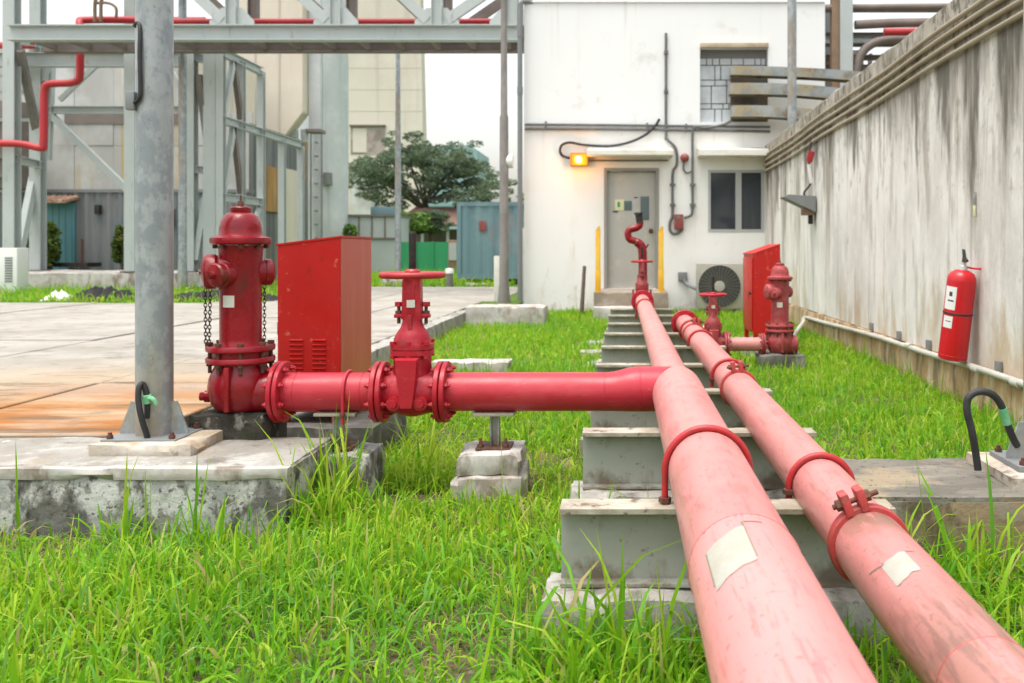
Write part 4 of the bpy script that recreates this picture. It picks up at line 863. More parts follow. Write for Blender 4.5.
# door
d = MB(); d.box((dx0 + .05, B0 + .08, .40), (dx1 - .05, B0 + .13, dz1 - .05), .004); door = d.build('door', M['door_grey'], bl)
m = MB(); m.box((dx0, B0 - .01, .40), (dx0 + .05, B0 + .14, dz1)); m.box((dx1 - .05, B0 - .01, .40), (dx1, B0 + .14, dz1)); m.box((dx0 + .05, B0 - .01, dz1 - .05), (dx1 - .05, B0 + .14, dz1)); m.build('door_frame', M['door_frame'], bl)
def slabf(x0, y0, x1, y1, yy, th, mt, nm, par, bev=.002):
    a = P(x0, y1, yy); b = P(x1, y0, yy); m = MB(); m.box((a.x, yy - th, a.z), (b.x, yy, b.z), bev); return m.build(nm, M[mt], par)
slabf(615, 199.5, 624, 210.5, B0 + .08, .006, 'lemon', 'notice', door); slabf(624, 201, 632, 210.5, B0 + .08, .008, 'ink_blue', 'notice', door)
slabf(617.5, 202, 620, 207, B0 + .073, .003, 'hoard_green', 'notice_mark', door); slabf(626, 202.5, 630, 204, B0 + .071, .003, 'hoard_green', 'notice_mark', door)
slabf(640.5, 196.5, 649, 220, B0 + .08, .012, 'ink_blue', 'vent_panel', door); slabf(610, 169, 623, 172, B0 + .08, .05, 'alu', 'door_closer', door)
slabf(613, 210.8, 618, 212.4, B0 + .08, .01, 'ink', 'latch', door); slabf(634, 197, 637.5, 198, B0 + .08, .01, 'ink', 'latch', door)
a = P(651, 231, B0 + .05); m = MB(); m.cyl(a + Vector((0, .03, 0)), a - Vector((0, .06, 0)), .02, n=12); m.lathe([(.04, 0), (.04, .01)], a + Vector((0, .02, 0)), (0, -1, 0), 16); m.build('handle', M['rust_bolt'], door)
# window
win = MB(); fw = .045
win.box((wx0, B0 - .01, wz0), (wx1, B0 + .06, wz0 + fw)); win.box((wx0, B0 - .01, wz1 - fw), (wx1, B0 + .06, wz1)); win.box((wx0, B0 - .008, wz0 + fw), (wx0 + fw, B0 + .058, wz1 - fw)); win.box((wx1 - fw, B0 - .008, wz0 + fw), (wx1, B0 + .058, wz1 - fw))
mx = bx(738.5); win.box((mx - .05, B0 - .008, wz0 + fw), (mx + .05, B0 + .058, wz1 - fw))
win = win.build('window', M['win_frame'], bl)
for a, b in ((wx0 + fw, mx - .05), (mx + .05, wx1 - fw)):
    m = MB(); m.box((a, B0 + .03, wz0 + fw), (b, B0 + .04, wz1 - fw)); m.build('pane', M['glass_dark'], win)
# canopies
for x0, x1, y0, y1, nm in ((588, 672, 149, 157.5, 'canopy'), (697, 768, 148.5, 158, 'canopy')):
    m = MB(); m.prism([(B0 + .01, bz(y1)), (B0 - .42, bz(y1) - .0), (B0 - .42, bz(y0) - .06), (B0 + .01, bz(y0) + .02)], bx(x0), bx(x1), 'yz', .006); m.build(nm, M['canopy'], bl)
# blocked opening
m = MB(); m.box((ox0, B0 + .14, oz0), (ox1, B0 + .16, oz1)); inf = m.build('blocked_opening', M['mortar'], bl)
m = MB(); r2 = random.Random(5)
z = oz0 + .012
for h in (.23, .09, .3, .10, .25, .12, .3):
    x = ox0 + .01
    while x < ox1 - .05 and z + h < oz1:
        w = r2.choice((.12, .2, .26, .1)); w = min(w, ox1 - .01 - x)
        m.box((x, B0 + .115 + r2.uniform(-.006, .006), z), (x + w - .018, B0 + .14, z + h - .016), .003, seg=1); x += w
    z += h
m.build('grey_blockwork', M['blocks'], inf)
m = MB(); m.box((ox0 - .0, B0 - .07, oz1 - .002), (ox1, B0 + .02, oz1 + .075), .006); m.build('lintel', M['tan_lintel'], bl)

m = MB(); m.box((bx(731), B0 + .02, oz0 + .002), (ox1 - .003, B0 + .10, bz(66))); m.build('dark_gap_sheet', M['gap_dark'], inf)  # dark sheet for brown structure, with the shadow between the channels painted in
# channels jutting out of the opening and curving toward the rack
cd = ['topmost long rusty steel channel jutting from the blocked opening', 'middle rusty steel channel jutting from the blocked opening', 'lowest shortest rusty steel channel jutting from the blocked opening']
for i, (x0, ya, x1, yb, hh) in enumerate(((729, 69, 862, 80, 9), (728, 86, 842, 96, 11), (730, 108, 818, 117, 11))):
    t = bmesh.new(); G = []; hgt = hh / 59.6
    for k in range(17):
        u = k / 16; x = bx(x0 + (x1 - x0) * u); z = bz(ya + (yb - ya) * u) + .05 * math.sin(u * PI) * (.5 if i else .2); yq = B0 - .03 - .34 * math.sin(u * PI * .5)
        w = .26
        sec = [(yq, z), (yq - w, z), (yq - w, z - hgt), (yq - w + .012, z - hgt), (yq - w + .012, z - .012), (yq - .012, z - .012), (yq - .012, z - hgt), (yq, z - hgt)]
        sec = [(y_, -0 + z_) for y_, z_ in sec]
        G.append([t.verts.new((x, y_, z_)) for y_, z_ in sec])
    for A, B in zip(G, G[1:]):
        for j in range(8): t.faces.new((A[j], A[(j + 1) % 8], B[(j + 1) % 8], B[j]))
    for A in (G[0], G[-1]): t.faces.new(A)
    m = MB(); m.add(t); m.box((bx(x0) + .0, B0 - .27, bz(ya) - hgt + .01), (bx(x0) + .012, B0 - .045, bz(ya) - .014))
    tag(m.build('steel_channel', M['tray'], loc=P(x0, ya, B0)), cd[i], 'steel channel', 'channels jutting from the opening')

# conduits on the facade
def wire(name, pts, r, mt, label, cat, group=None, clips=(), yoff=.03, n=8, sm=5):
    pp = [P(a, b, B0 - yoff) for a, b in pts]
    t = thing(name, pp[0], label, cat, group)
    m = MB(); m.tube(pp, r, n, sm); m.build('tube_run', M[mt], t)
    for a, b, w, h in clips:
        c = P(a, b, B0); m = MB(); m.box((c.x - w / 2, B0 - yoff - r - .008, c.z - h / 2), (c.x + w / 2, B0, c.z + h / 2)); m.build('clip', M[mt], t)
    return t
wire('wall_conduit', [(525, 124.3), (610, 125), (690, 126), (770, 127)], .02, 'conduit', 'upper of two horizontal conduits across the white facade', 'conduit', 'conduits on the white facade', [(546, 125.5, .03, .13), (647, 127, .03, .13), (686, 128, .03, .13)], sm=0)
wire('wall_conduit', [(525, 128.5), (610, 129), (690, 130), (770, 131.5)], .022, 'conduit', 'lower of two horizontal conduits across the white facade', 'conduit', 'conduits on the white facade', sm=0)
wire('wall_conduit', [(666, 33), (666, 60), (666, 133), (667, 139), (675, 147), (677, 155), (676.5, 165), (673, 172), (672.5, 190), (672.5, 214), (670, 222), (670, 230), (674, 234), (680, 232), (683, 228)], .022, 'conduit', 'tall vertical conduit right of the door, rising above the others', 'conduit', 'conduits on the white facade', [(666, 53, .07, .05), (666, 92, .07, .05), (672.5, 185, .09, .04), (672.5, 205, .09, .04)])
wire('wall_conduit', [(731, 121), (722, 125), (705, 128), (697, 126.5), (693, 130), (692.5, 150), (692.5, 195), (692.5, 208), (691, 215), (684, 218)], .022, 'conduit', 'bent black conduit dropping between the alarm bell and window', 'conduit', 'conduits on the white facade', [(692.5, 185, .09, .04), (692.5, 205, .09, .04)], .05)
wire('lamp_cable', [(659.5, 119), (655, 126), (645, 135), (630, 142), (610, 146), (585, 145), (570, 142.5), (562, 145), (560, 151), (563, 156), (570, 158)], .022, 'black_rubber', 'thick black cable looping down to the lit amber lamp', 'cable', yoff=.06)
t = thing('junction_box', P(678, 222, B0), 'small rusty red junction box on the facade above the condenser', 'junction box')
slabf(674, 214.5, 683, 229.5, B0, .10, 'bell_red', 'box_body', t, .01)
a = P(678.5, 217.5, B0 - .1); m = MB(); m.cyl(a, a - Vector((0, .02, 0)), .03, n=14); m.build('gland', M['brown_box'], t)
t = thing('alarm_bell', P(684.5, 158, B0), 'round red alarm bell between the two white canopies', 'alarm bell')
a = P(684.5, 158, B0); m = MB(); m.lathe([(.045, 0), (.072, .02), (.072, .07), (.05, .10), (.02, .112)], a, (0, -1, 0), 24); m.build('bell_dome', M['bell_red'], t)
m = MB(); m.tube([P(684, 162, B0 - .05), P(683.5, 169, B0 - .05), P(687, 173, B0 - .05), P(692, 171, B0 - .05)], .016, 8, 6); m.build('cable', M['conduit'], t)
# lamp
t = thing('wall_lamp', P(579, 159, B0), 'lit amber bulkhead lamp beside the door canopy', 'wall lamp')
slabf(570.5, 153.5, 588.5, 166, B0, .15, 'lamp_body', 'housing', t, .012)
slabf(572, 154.5, 587, 165, B0 - .15, .02, 'lamp_glow', 'diffuser', t, .006)
a = P(578.5, 159.5, B0 - .168); m = MB(); m.lathe([(.055, 0), (.05, .015), (.02, .03), (0, .032)], a, (0, -1, 0), 24, cap=False); m.build('bulb', M['lamp_core'], t)
a = P(588, 160.5, B0 - .05); m = MB(); m.tube([a, P(600, 160.7, B0 - .05), P(668, 160.5, B0 - .05)], .014, 8, 0); tag(m.build('lamp_conduit', M['conduit'], loc=a), 'thin straight conduit under the door canopy to the lamp', 'conduit')

# drain pipe at the corner
m = MB(); a = P(520, 290, B0 - .08); b = P(520, 6, B0 - .08); m.cyl((a.x, a.y, .0), (b.x, b.y, b.z), .042, n=16)
m.lathe([(.05, 0), (.05, .5)], (a.x, a.y, bz(38)), (0, 0, 1), 16); m.lathe([(.05, 0), (.05, .12)], (a.x, a.y, bz(95)), (0, 0, 1), 16); m.tube([(a.x, a.y, b.z - .02), (a.x, a.y, b.z + .05), (a.x + .05, a.y + .05, b.z + .09), (a.x + .2, a.y + .1, b.z + .1)], .045, 14, 5)
tag(m.build('drain_pipe', M['galv_dull'], loc=(a.x, a.y, 0)), 'grey drain pipe down the left corner of the white building', 'drain pipe')
# door step with yellow posts
t = thing('door_step', (bx(630), 14.4, 0), 'worn brown concrete landing in front of the grey door', 'step')
m = MB(); m.block((PX(594, 14.0), 13.75, -.05), (PX(668, 14.0), B0 + .0, .40), .12, .01, .014, 90); m.build('landing', M['step'], t)
m = MB(); m.block((PX(593, 13.4), 13.35, -.05), (PX(655, 13.4), 13.74, .2), .12, .012, .014, 91); m.build('lower_step', M['whitewash'], t)
for px_, lab in ((598, 'left yellow guard post beside the door landing'), (661, 'right yellow guard post beside the door landing')):
    a = P(px_, 297, 13.95); m = MB(); h0 = PZ(230, 13.95); m.box((a.x - .038, 13.9, .1), (a.x + .038, 13.99, h0 - .02), .008); m.box((a.x - .042, 13.895, .3), (a.x + .044, 13.995, (a.z + h0) / 2 - .1), .01)
    m.prism([(a.x - .038, h0 - .02), (a.x + .038, h0 - .02), (a.x + .03, h0 + .06), (a.x - .0, h0 + .05)], 13.9, 13.99, 'xz')
    tag(m.build('guard_post', M['yellow'], loc=(a.x, 13.95, .1)), lab, 'guard post', 'yellow posts by the door')
m = MB(); a = P(581.5, 315, 14.3); b = P(584.5, 266, 14.3); m.cyl(a, b, .035, .028, 8); tag(m.build('wooden_stake', M['wood'], loc=a), 'weathered wooden stake leaning at the white wall left of the door', 'stake')
# standing pipe: end valve + swan neck
gate_valve(AX1, 10.92, AZ1 - .02, .95, 'red gate valve with hand wheel where the main pipe ends before the door', 'red_gloss_far', 'red_valve', (0, 1, 0), True, 6)
t = thing('swan_neck_pipe', (AX1 + .0, 11.35, .3), 'crimson swan neck standpipe with black open end in front of the door', 'pipe')
Y = 11.3
m = MB(); m.tube([Vector((AX1, 11.06, AZ1)), Vector((AX1, 11.22, AZ1)), Vector((AX1 + .02, Y, AZ1 + .1)), Vector((AX1 + .02, Y, .85)), P(642.5, 252, Y), P(641, 246, Y), P(636, 241.5, Y), P(629.5, 239, Y), P(628, 233, Y), P(630.5, 229.5, Y), P(636, 228, Y), P(639.5, 225.5, Y), P(640, 222, Y)], .045, 14, 6, rr=lambda u: 1.25 if u < .5 else 1); m.build('pipe_run', M['red_gloss'], t)
m = MB(); m.cyl(P(640, 223, Y), P(638.5, 214, Y), .045, n=16); m.lathe([(.055, 0), (.055, .03)], P(638.6, 215, Y), (0, 0, 1), 16); m.build('open_end', M['black_steel'], t)
m = MB(); a = P(646, 248, Y); m.cyl(P(641, 248, Y), a, .018, n=10); m.cyl(a, a + Vector((.03, 0, .05)), .01, n=8); m.cyl(P(639, 243, Y), P(638, 239, Y), .014, n=10); m.build('drain_cock', M['red_gloss'], t)

# air conditioner condenser
Y = 14.55
def az(py): return PZ(py, Y)
x0, x1, z0, z1 = PX(697.5, Y), PX(746, Y), az(309), az(263.5)
t = thing('air_conditioner', ((x0 + x1) / 2, Y + .15, z0), 'cream outdoor air conditioner unit with round fan grille under the window', 'air conditioner')
m = MB(); m.box((x0, Y, z0), (x1, Y + .32, z1), .015); m.build('casing', M['ac'], t)
fc = Vector((x0 + (x1 - x0) * .45, Y - .004, (z0 + z1) / 2)); fr = (z1 - z0) * .46
m = MB(); m.lathe([(fr, 0), (fr, -.012), (fr * .3, -.004), (0, -.004)], fc + Vector((0, -.0, 0)), (0, 1, 0), 40, cap=False); m.build('fan_opening', M['ac_dark'], t)
m = MB()
for k in range(1, 9): m.ring(fc + Vector((0, -.022, 0)), (0, 1, 0), fr * (.28 + .72 * k / 8), .003, 40, 5)
for k in range(32):
    w = 2 * PI * k / 32; m.cyl(fc + Vector((math.cos(w) * fr * .25, -.02, math.sin(w) * fr * .25)), fc + Vector((math.cos(w) * fr, -.02, math.sin(w) * fr)), .0035, n=5)
m.build('fan_grille', M['ac_grille'], t)
m = MB(); m.lathe([(fr * .26, 0), (fr * .25, .015), (fr * .1, .02)], fc + Vector((0, -.018, 0)), (0, -1, 0), 24); m.build('fan_hub', M['ac'], t)
m = MB(); m.box((x0 + .08, Y + .02, z0 - .12), (x0 + .16, Y + .3, z0)); m.build('foot', M['galv_dull'], t)
m = MB(); m.box((x1 - .16, Y + .02, z0 - .12), (x1 - .08, Y + .3, z0)); m.build('foot', M['galv_dull'], t)
t2 = thing('cable_outlet', P(682, 276, B0), 'small pipe outlet on the facade feeding the air conditioner', 'pipe outlet')
slabf(678, 272, 687, 281, B0, .06, 'galv_dull', 'outlet_plate', t2, .008)
m = MB(); m.tube([P(683, 279, B0 - .06), P(688, 285, B0 - .1), P(697, 289, B0 - .3)], .03, 10, 6); m.build('pipe_run', M['galv_dull'], t2)
# white scrap by the condenser
c = P(703, 322, 9.6)
m = MB(); m.prism([(c.x - .085, .1), (c.x + .07, .13), (c.x + .075, .24), (c.x + .04, .29)], 9.55, 9.66, 'xz', .006)
tag(m.build('plastic_scrap', M['white_plastic'], loc=(c.x, 9.6, .1)), 'torn white plastic scrap in grass beside the smaller valve', 'scrap')
# whitewashed block and posts left of the building
m = MB(); m.block((PX(464, 12.2), 12.2, -.05), (PX(545, 12.2), 12.75, .285), .07, .012, .02, 95)
tag(m.build('whitewashed_block', M['whitewash'], loc=(-1.6, 12.5, 0)), 'long whitewashed concrete block stained brown at the yard corner', 'concrete block')
t = thing('utility_post', (PX(504, 14.6), 14.6, .15), 'tall weathered tapering post left of the drain pipe', 'post')
m = MB(); a = PX(504, 14.6); m.lathe([(.12, .1), (.1, .28), (.078, .5), (.07, 3.2), (.055, 3.25), (.05, 5.6)], (a, 14.6, 0), n=20); m.build('shaft', M['post_dark'], t)
m = MB(); m.lathe([(.12, 0), (.11, .12), (.04, .16)], P(513, 161, 14.65), (-1, 0, 0), 16); m.build('lamp_bowl', M['white_plastic'], t)
m = MB(); m.box((PX(494, 14.95), 14.93, .15), (PX(503, 14.95), 15.05, PZ(256, 14.95)), .01)
tag(m.build('marker_board', M['off_white'], loc=(PX(498, 14.95), 15, .15)), 'narrow pale upright board behind the tapering post', 'board')
m = MB(); c = PX(792, 13.6); m.lathe([(.068, 0), (.068, 6.5)], (c, 13.6, 0), n=24)
tag(m.build('steel_post', M['galv'], loc=(c, 13.6, 0)), 'tall plain grey steel post behind the stained wall', 'post')

# ================================================================== TRUSS BRIDGE ACROSS THE TOP
YB, YB2 = 17.0, 18.0
zc0, zc1 = PZ(41, YB), PZ(25.5, YB)
br_ = thing('truss_bridge', (-5, 17.5, zc0), 'light grey steel lattice pipe bridge crossing the top of the view', 'pipe bridge')
xa, xb = PX(10, YB), PX(519, YB)
for yv in (YB, YB2):
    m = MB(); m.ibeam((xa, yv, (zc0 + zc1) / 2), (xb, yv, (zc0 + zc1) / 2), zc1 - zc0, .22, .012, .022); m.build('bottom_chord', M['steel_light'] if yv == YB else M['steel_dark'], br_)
    m = MB(); m.ibeam((xa, yv, zc1 + 1.75), (xb, yv, zc1 + 1.75), .25, .2, .012, .02); m.build('top_chord', M['steel_light'], br_)
nodes = [PX(p, YB) for p in (30, 130, 232, 336, 437, 512)]
for yv in (YB, YB2):
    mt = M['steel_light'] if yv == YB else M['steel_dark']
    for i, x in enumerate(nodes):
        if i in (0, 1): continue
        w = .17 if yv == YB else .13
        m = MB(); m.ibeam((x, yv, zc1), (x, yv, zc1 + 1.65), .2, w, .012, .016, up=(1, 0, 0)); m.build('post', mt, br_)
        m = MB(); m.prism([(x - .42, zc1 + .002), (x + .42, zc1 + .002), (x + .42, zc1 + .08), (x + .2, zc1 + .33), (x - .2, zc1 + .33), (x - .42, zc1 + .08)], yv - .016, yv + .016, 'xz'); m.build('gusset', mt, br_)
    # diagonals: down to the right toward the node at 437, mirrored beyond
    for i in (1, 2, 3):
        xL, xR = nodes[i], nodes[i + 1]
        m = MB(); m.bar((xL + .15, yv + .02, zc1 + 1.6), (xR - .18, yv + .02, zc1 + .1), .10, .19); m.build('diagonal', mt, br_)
    m = MB(); m.bar((nodes[4] + .18, yv + .02, zc1 + .1), (nodes[4] + 2.0, yv + .02, zc1 + 1.35), .10, .19); m.build('diagonal', mt, br_)
for k in range(14):
    x = xa + .3 + (xb - xa - .6) * k / 13
    m = MB(); m.box((x - .05, YB + .115, zc0 + .03), (x + .05, YB2 - .115, zc0 + .13)); m.build('cross_member', M['steel_dark'], br_)
m = MB(); m.tube([(xa + 2.2, YB + .45, zc1 + .185), (xb + .2, YB + .45, zc1 + .185)], .06, 14, 0)
tag(m.build('red_service_pipe', M['red_far'], loc=(-5, 17.45, zc1)), 'straight red pipe lying along the lattice bridge', 'pipe')

# ================================================================== STEEL SUPPORT FRAME (left)
fr = thing('support_gantry', (-9, 19, .55), 'light grey braced steel support gantry at the left under the bridge', 'gantry')
ZP = .57
def col(px_, Y, top_py, w=.22, base=ZP, mt='steel_light'):
    x = PX(px_, Y); m = MB(); m.ibeam((x, Y, base), (x, Y, PZ(top_py, Y)), w, w, .014, .02, up=(0, 1, 0)); o = m.build('column', M[mt], fr)
    m = MB(); m.box((x - w * .75, Y - w * .75, base), (x + w * .75, Y + w * .75, base + .03)); m.build('base_plate', M['steel_dark'], o)
def hb(pxa, pya, Ya, pxb, pyb, Yb, h=.2, w=.14, nm='beam', mt='steel_light'):
    a = P(pxa, pya, Ya); b = P(pxb, pyb, Yb); m = MB(); m.ibeam(a, b, h, w, .012, .018); m.build(nm, M[mt], fr)
def br(pxa, pya, Ya, pxb, pyb, Yb, w=.12, h=.14, mt='steel_light'):
    m = MB(); m.bar(P(pxa, pya, Ya), P(pxb, pyb, Yb), w, h); m.build('brace', M[mt], fr)
Y1 = 18.9
for c in ((12, Y1, -60, .24), (132, Y1, -60, .22), (191, Y1, 50, .21)): col(*c)
X12 = PX(12, Y1)
Yb_ = 19.9; col(38, Yb_, -60, .24)
col(212, 19.0, 45, .26); 
# the row going away along the hall
XR_ = PX(221, Y1)
def row(Y): return XR_ * F / Y + CX
Ys = [18.9, 19.9, 21.0, 22.3, 23.6]
tops = [53, 66, 76, 144, 151]
for i, Yc in enumerate(Ys):
    zt = 5.2 if i < 3 else 3.75
    x = XR_; m = MB(); m.ibeam((x, Yc, .2), (x, Yc, zt), .16, .15, .012, .016, up=(0, 1, 0)); o = m.build('column', M['steel_light'], fr)
for z, a, b in ((5.2, 0, 2), (3.78, 0, 4), (2.15, 0, 2)):
    m = MB(); m.ibeam((XR_, Ys[a], z), (XR_, Ys[b], z), .17, .14, .012, .016); m.build('beam', M['steel_light'], fr)
for z0, z1 in ((2.2, 3.7), (3.85, 5.15)):
    m = MB(); m.bar((XR_, Ys[0] + .1, z0), (XR_, (Ys[0] + Ys[1]) / 2 + .1, z1), .1, .12); m.build('brace', M['steel_light'], fr)
    m = MB(); m.bar((XR_, (Ys[0] + Ys[1]) / 2 + .1, z1), (XR_, Ys[1], z0), .1, .12); m.build('brace', M['steel_dark'], fr)
m = MB(); m.bar((XR_, Ys[1] + .1, 1.0), (XR_, Ys[2], 2.1), .08, .1); m.build('brace', M['steel_light'], fr)
hb(18, 29, Y1, 127, 29, Y1, .17, .16); hb(-60, 60, 19.4, 196, 60, 19.4, .30, .2, mt='steel_light')
hb(50, 110, 20.6, 190, 110, 20.6, .17, .14); hb(12, 158, Y1, 40, 165, Yb_, .16, .14); hb(12, 38, Y1, 40, 44, Yb_, .18, .14)
hb(192, 169, Y1, 210, 171, 19.0, .16, .14); hb(186, 55, Y1, 218, 62, 19.0, .18, .14)
br(52, 116, 20.6, 130, 192, 20.6); br(60, 100, 20.6, 100, 62, 20.6, .08, .1)
br(20, 50, Y1, 37, 132, Yb_, .14, .16, 'post_dark'); br(34, 178, Yb_, 18, 258, Y1 + .3, .14, .16)
br(52, 52, Yb_, 42, 80, Yb_, .12, .14)
br(199, 75, Y1, 209, 152, 19.0, .12, .14, 'post_dark'); br(209, 182, 19.0, 196, 260, Y1, .12, .14)
br(172, 72, 20.6, 190, 105, 20.6, .08, .1)
hb(48, 160, 20.6, 52, 60, 20.6, .12, .12, 'column')
for py in (66, 76, 92, 120): hb(-40, py, 20.4, 46, py, 20.4, .06, .06, 'rail', 'steel_light')
for px_ in (4, 24, 46): br(px_, 95, 20.4, px_, 62, 20.4, .06, .06)
m = MB(); a = P(-30, 188, 21.5); b = P(16, 100, 21.5); m.box((a.x, 21.5, a.z), (b.x, 22.3, b.z), .03)
for k in range(4): m.box((a.x, 21.4, a.z + .25 + .45 * k), (b.x + .02, 21.5, a.z + .33 + .45 * k))
m.build('equipment_casing', M['steel_dark'], fr)
# red pipe on the frame
pts = [P(-20, 143, 18.6), P(20, 144, 18.6), P(41, 148, 18.6), P(43.5, 142, 18.6), P(44, 100, 18.6), P(45, 88, 18.6), P(50, 84, 18.6), P(70, 83, 18.6), P(78, 80, 18.6), P(80, 72, 18.6), P(80, 30, 18.6), P(80, 22, 18.7), P(86, 20, 18.8), P(140, 20, 18.8), P(205, 20.5, 18.8)]
m = MB(); m.tube(pts, .075, 14, 5); tag(m.build('red_service_pipe', M['red_far'], loc=pts[5]), 'red pipe with two bends climbing the left steel frame', 'pipe')
m = MB(); m.tube([P(-30, 45, 19.6), P(33, 45.5, 19.6)], .075, 14, 0); tag(m.build('red_service_pipe', M['red_far'], loc=P(0, 45, 19.6)), 'short level red pipe at the far left edge behind the frame', 'pipe')
t = thing('valve_cluster', P(103, 20, 18.6), 'rusty brown valve gear on top of the red bridge pipe', 'valve gear')
for a, b in ((95, 97), (101, 103)):
    m = MB(); m.tube([P(a, 22, 18.6), P(a, 4, 18.6), P(b, -6, 18.6)], .035, 10, 4); m.build('riser', M['brown_box'], t)
m = MB(); m.tube([P(94, 3, 18.6), P(108, 3, 18.6), P(116, 8, 18.6), P(116, 18, 18.6)], .03, 10, 4); m.build('bypass', M['brown_box'], t)
# plinth under the frame
m = MB(); m.block((PX(-80, 18.7), 18.55, -.05), (PX(232, 18.7), 21, ZP), .25, .02, .02, 31)
tag(m.build('concrete_kerb_wall', M['whitewash'], loc=(-9, 18.7, 0)), 'long low stained concrete plinth under the left steel frame', 'plinth wall')
# thin lamp posts
m = MB(); c = P(182.5, 274, 18.3); m.lathe([(.11, 0), (.085, .5), (.08, 1.5), (.075, 8)], (c.x, 18.3, .2), n=16)
tag(m.build('lamp_post', M['galv'], loc=(c.x, 18.3, .2)), 'thin grey lamp post just right of the thick galvanised pole', 'lamp post', 'thin posts behind the yard')
m = MB(); c = P(398, 280, 21); m.lathe([(.075, 0), (.07, 3), (.045, 6)], (c.x, 21, .19), n=14)
tag(m.build('lamp_post', M['galv'], loc=(c.x, 21, .19)), 'thin pale lamp post in front of the umbrella tree', 'lamp post', 'thin posts behind the yard')

# ================================================================== PLANT BUILDINGS (left)
pb = thing('plant_building', (-14, 26, 0), 'large plant hall clad in pale and dark corrugated sheet', 'building')
YF = 23.0; XE = -9.45
def corr(x0, x1, y, z0, z1, pitch, amp, mt, nm, par, along='x'):
    t = bmesh.new(); n = int(abs(x1 - x0) / pitch) * 4; A = []
    prof = [0, amp, amp, 0]
    for i in range(n + 1):
        u = x0 + (x1 - x0) * i / n; d = prof[i % 4]
        if along == 'x': A.append((t.verts.new((u, y - d, z0)), t.verts.new((u, y - d, z1))))
        else: A.append((t.verts.new((y + d, u, z0)), t.verts.new((y + d, u, z1))))
    for a, b in zip(A, A[1:]): t.faces.new((a[0], b[0], b[1], a[1]))
    m = MB(); m.add(t); return m.build(nm, M[mt], par, ang=3)
zb = PZ(193, YF)
m = MB(); m.box((-40, YF + .1, 0), (-11.1, 27, 6.3)); m.box((-11.1, YF + .1, 0), (XE - .1, 27, 4.2)); m.build('hall_core', M['clad_grey'], pb)
w = corr(-40, XE, YF - .2, .1, zb, .28, .04, 'clad_dark', 'dark_cladding', pb)
m = MB(); m.box((-40, YF - .26, zb), (XE + .02, YF + .1, zb + .08)); m.build('flashing', M['galv_dull'], pb)
m = MB()
zs = [zb + .09, 3.7, 4.55, 6.35]; x = -40
while x < XE - .1:
    x1 = min(x + 1.0, XE)
    for a, b in zip(zs, zs[1:]):
        if x > -11.9 and b > 4.6: continue
        m.box((x + .003, YF + rr.uniform(-.01, .01), a + .003), (x1 - .003, YF + .1, b - .003))
    x = x1
m.build('pale_cladding', M['clad_pale'], pb)
a = P(65, 124, YF); b = P(192, 113, YF); m = MB(); m.box((a.x, YF - .03, a.z), (b.x, YF + .02, b.z)); m.build('dark_strip', M['steel_dark'], pb)
corr(YF - .2, 27.1, XE, .1, 4.25, .3, .035, 'clad_grey', 'side_cladding', pb, 'y')
corr(YF - .05, 27.1, -11.05, 4.2, 6.35, .3, .02, 'clad_tan', 'side_cladding', pb, 'y')
m = MB(); m.box((XE + .04, 23.6, 2.05), (XE + .09, 24.7, 3.25)); m.build('rusty_sheet', M['rust_sheet'], pb)
m = MB(); m.box((XE + .04, 25.0, .2), (XE + .08, 26.2, 3.3)); m.build('pale_sheet', M['clad_tan'], pb)
a = P(50, 262, YF); b = P(82, 203, YF)
m = MB(); m.box((a.x, YF - .32, .3), (b.x, YF - .2, b.z), .01)
for k in range(5): xx = a.x + (b.x - a.x) * (k + .5) / 5; m.box((xx - .02, YF - .335, .35), (xx + .02, YF - .31, b.z - .05))
d = m.build('door', M['teal'], pb)
m = MB(); m.prism([(YF - .2, PZ(197, YF)), (YF - .8, PZ(203, YF)), (YF - .8, PZ(204.5, YF)), (YF - .2, PZ(199.5, YF))], PX(48, YF), PX(85, YF), 'yz')
for k in range(7): xx = PX(50 + 5.4 * k, YF); m.tube([(xx, YF - .22, PZ(197, YF) + .01), (xx, YF - .8, PZ(203, YF) + .01)], .035, 6, 0)
m.build('awning', M['rust_roof'], pb)
slabf(97, 205, 102, 214, YF - .22, .12, 'black_steel', 'lamp', pb, .01)
slabf(170, 207, 176, 228, YF - .24, .05, 'galv_dull', 'window_frame', pb, .005); slabf(171, 209, 175.2, 226.5, YF - .285, .01, 'ink', 'pane', pb, .002)

# tan panel tower with hopper bottom
Y = 28.0
t = thing('hopper_building', (PX(275, Y), Y, PZ(135, Y)), 'tan panelled block with a slanting hopper bottom above the frame', 'building')
m = MB(); m.prism([(PX(235, Y), PZ(-60, Y)), (PX(303, Y), PZ(-60, Y)), (PX(303, Y), PZ(112, Y)), (PX(285, Y), PZ(136, Y)), (PX(235, Y), PZ(128, Y))], Y, Y + .55, 'xz', .02); m.build('panel_body', M['clad_tan'], t)
for p in (255, 279): m = MB(); m.box((PX(p, Y) - .025, Y - .03, PZ(134, Y)), (PX(p, Y) + .025, Y + .0, PZ(-60, Y))); m.build('panel_joint', M['tower_line'], t)
m = MB(); m.box((PX(304.5, Y), Y + .4, PZ(128, Y)), (PX(316, Y), Y + .6, PZ(-60, Y)), .02); m.build('duct', M['silo'], t)
m = MB(); m.box((PX(303, Y), Y + .2, PZ(131, Y)), (PX(318, Y), Y + .75, PZ(128, Y))); m.build('duct_flange', M['steel_dark'], t)
for p in (262, 290, 300):
    m = MB(); x = PX(p, Y); m.box((x - .09, Y + .3, 0), (x + .09, Y + .5, PZ(128, Y))); m.build('leg', M['steel_light'], t)

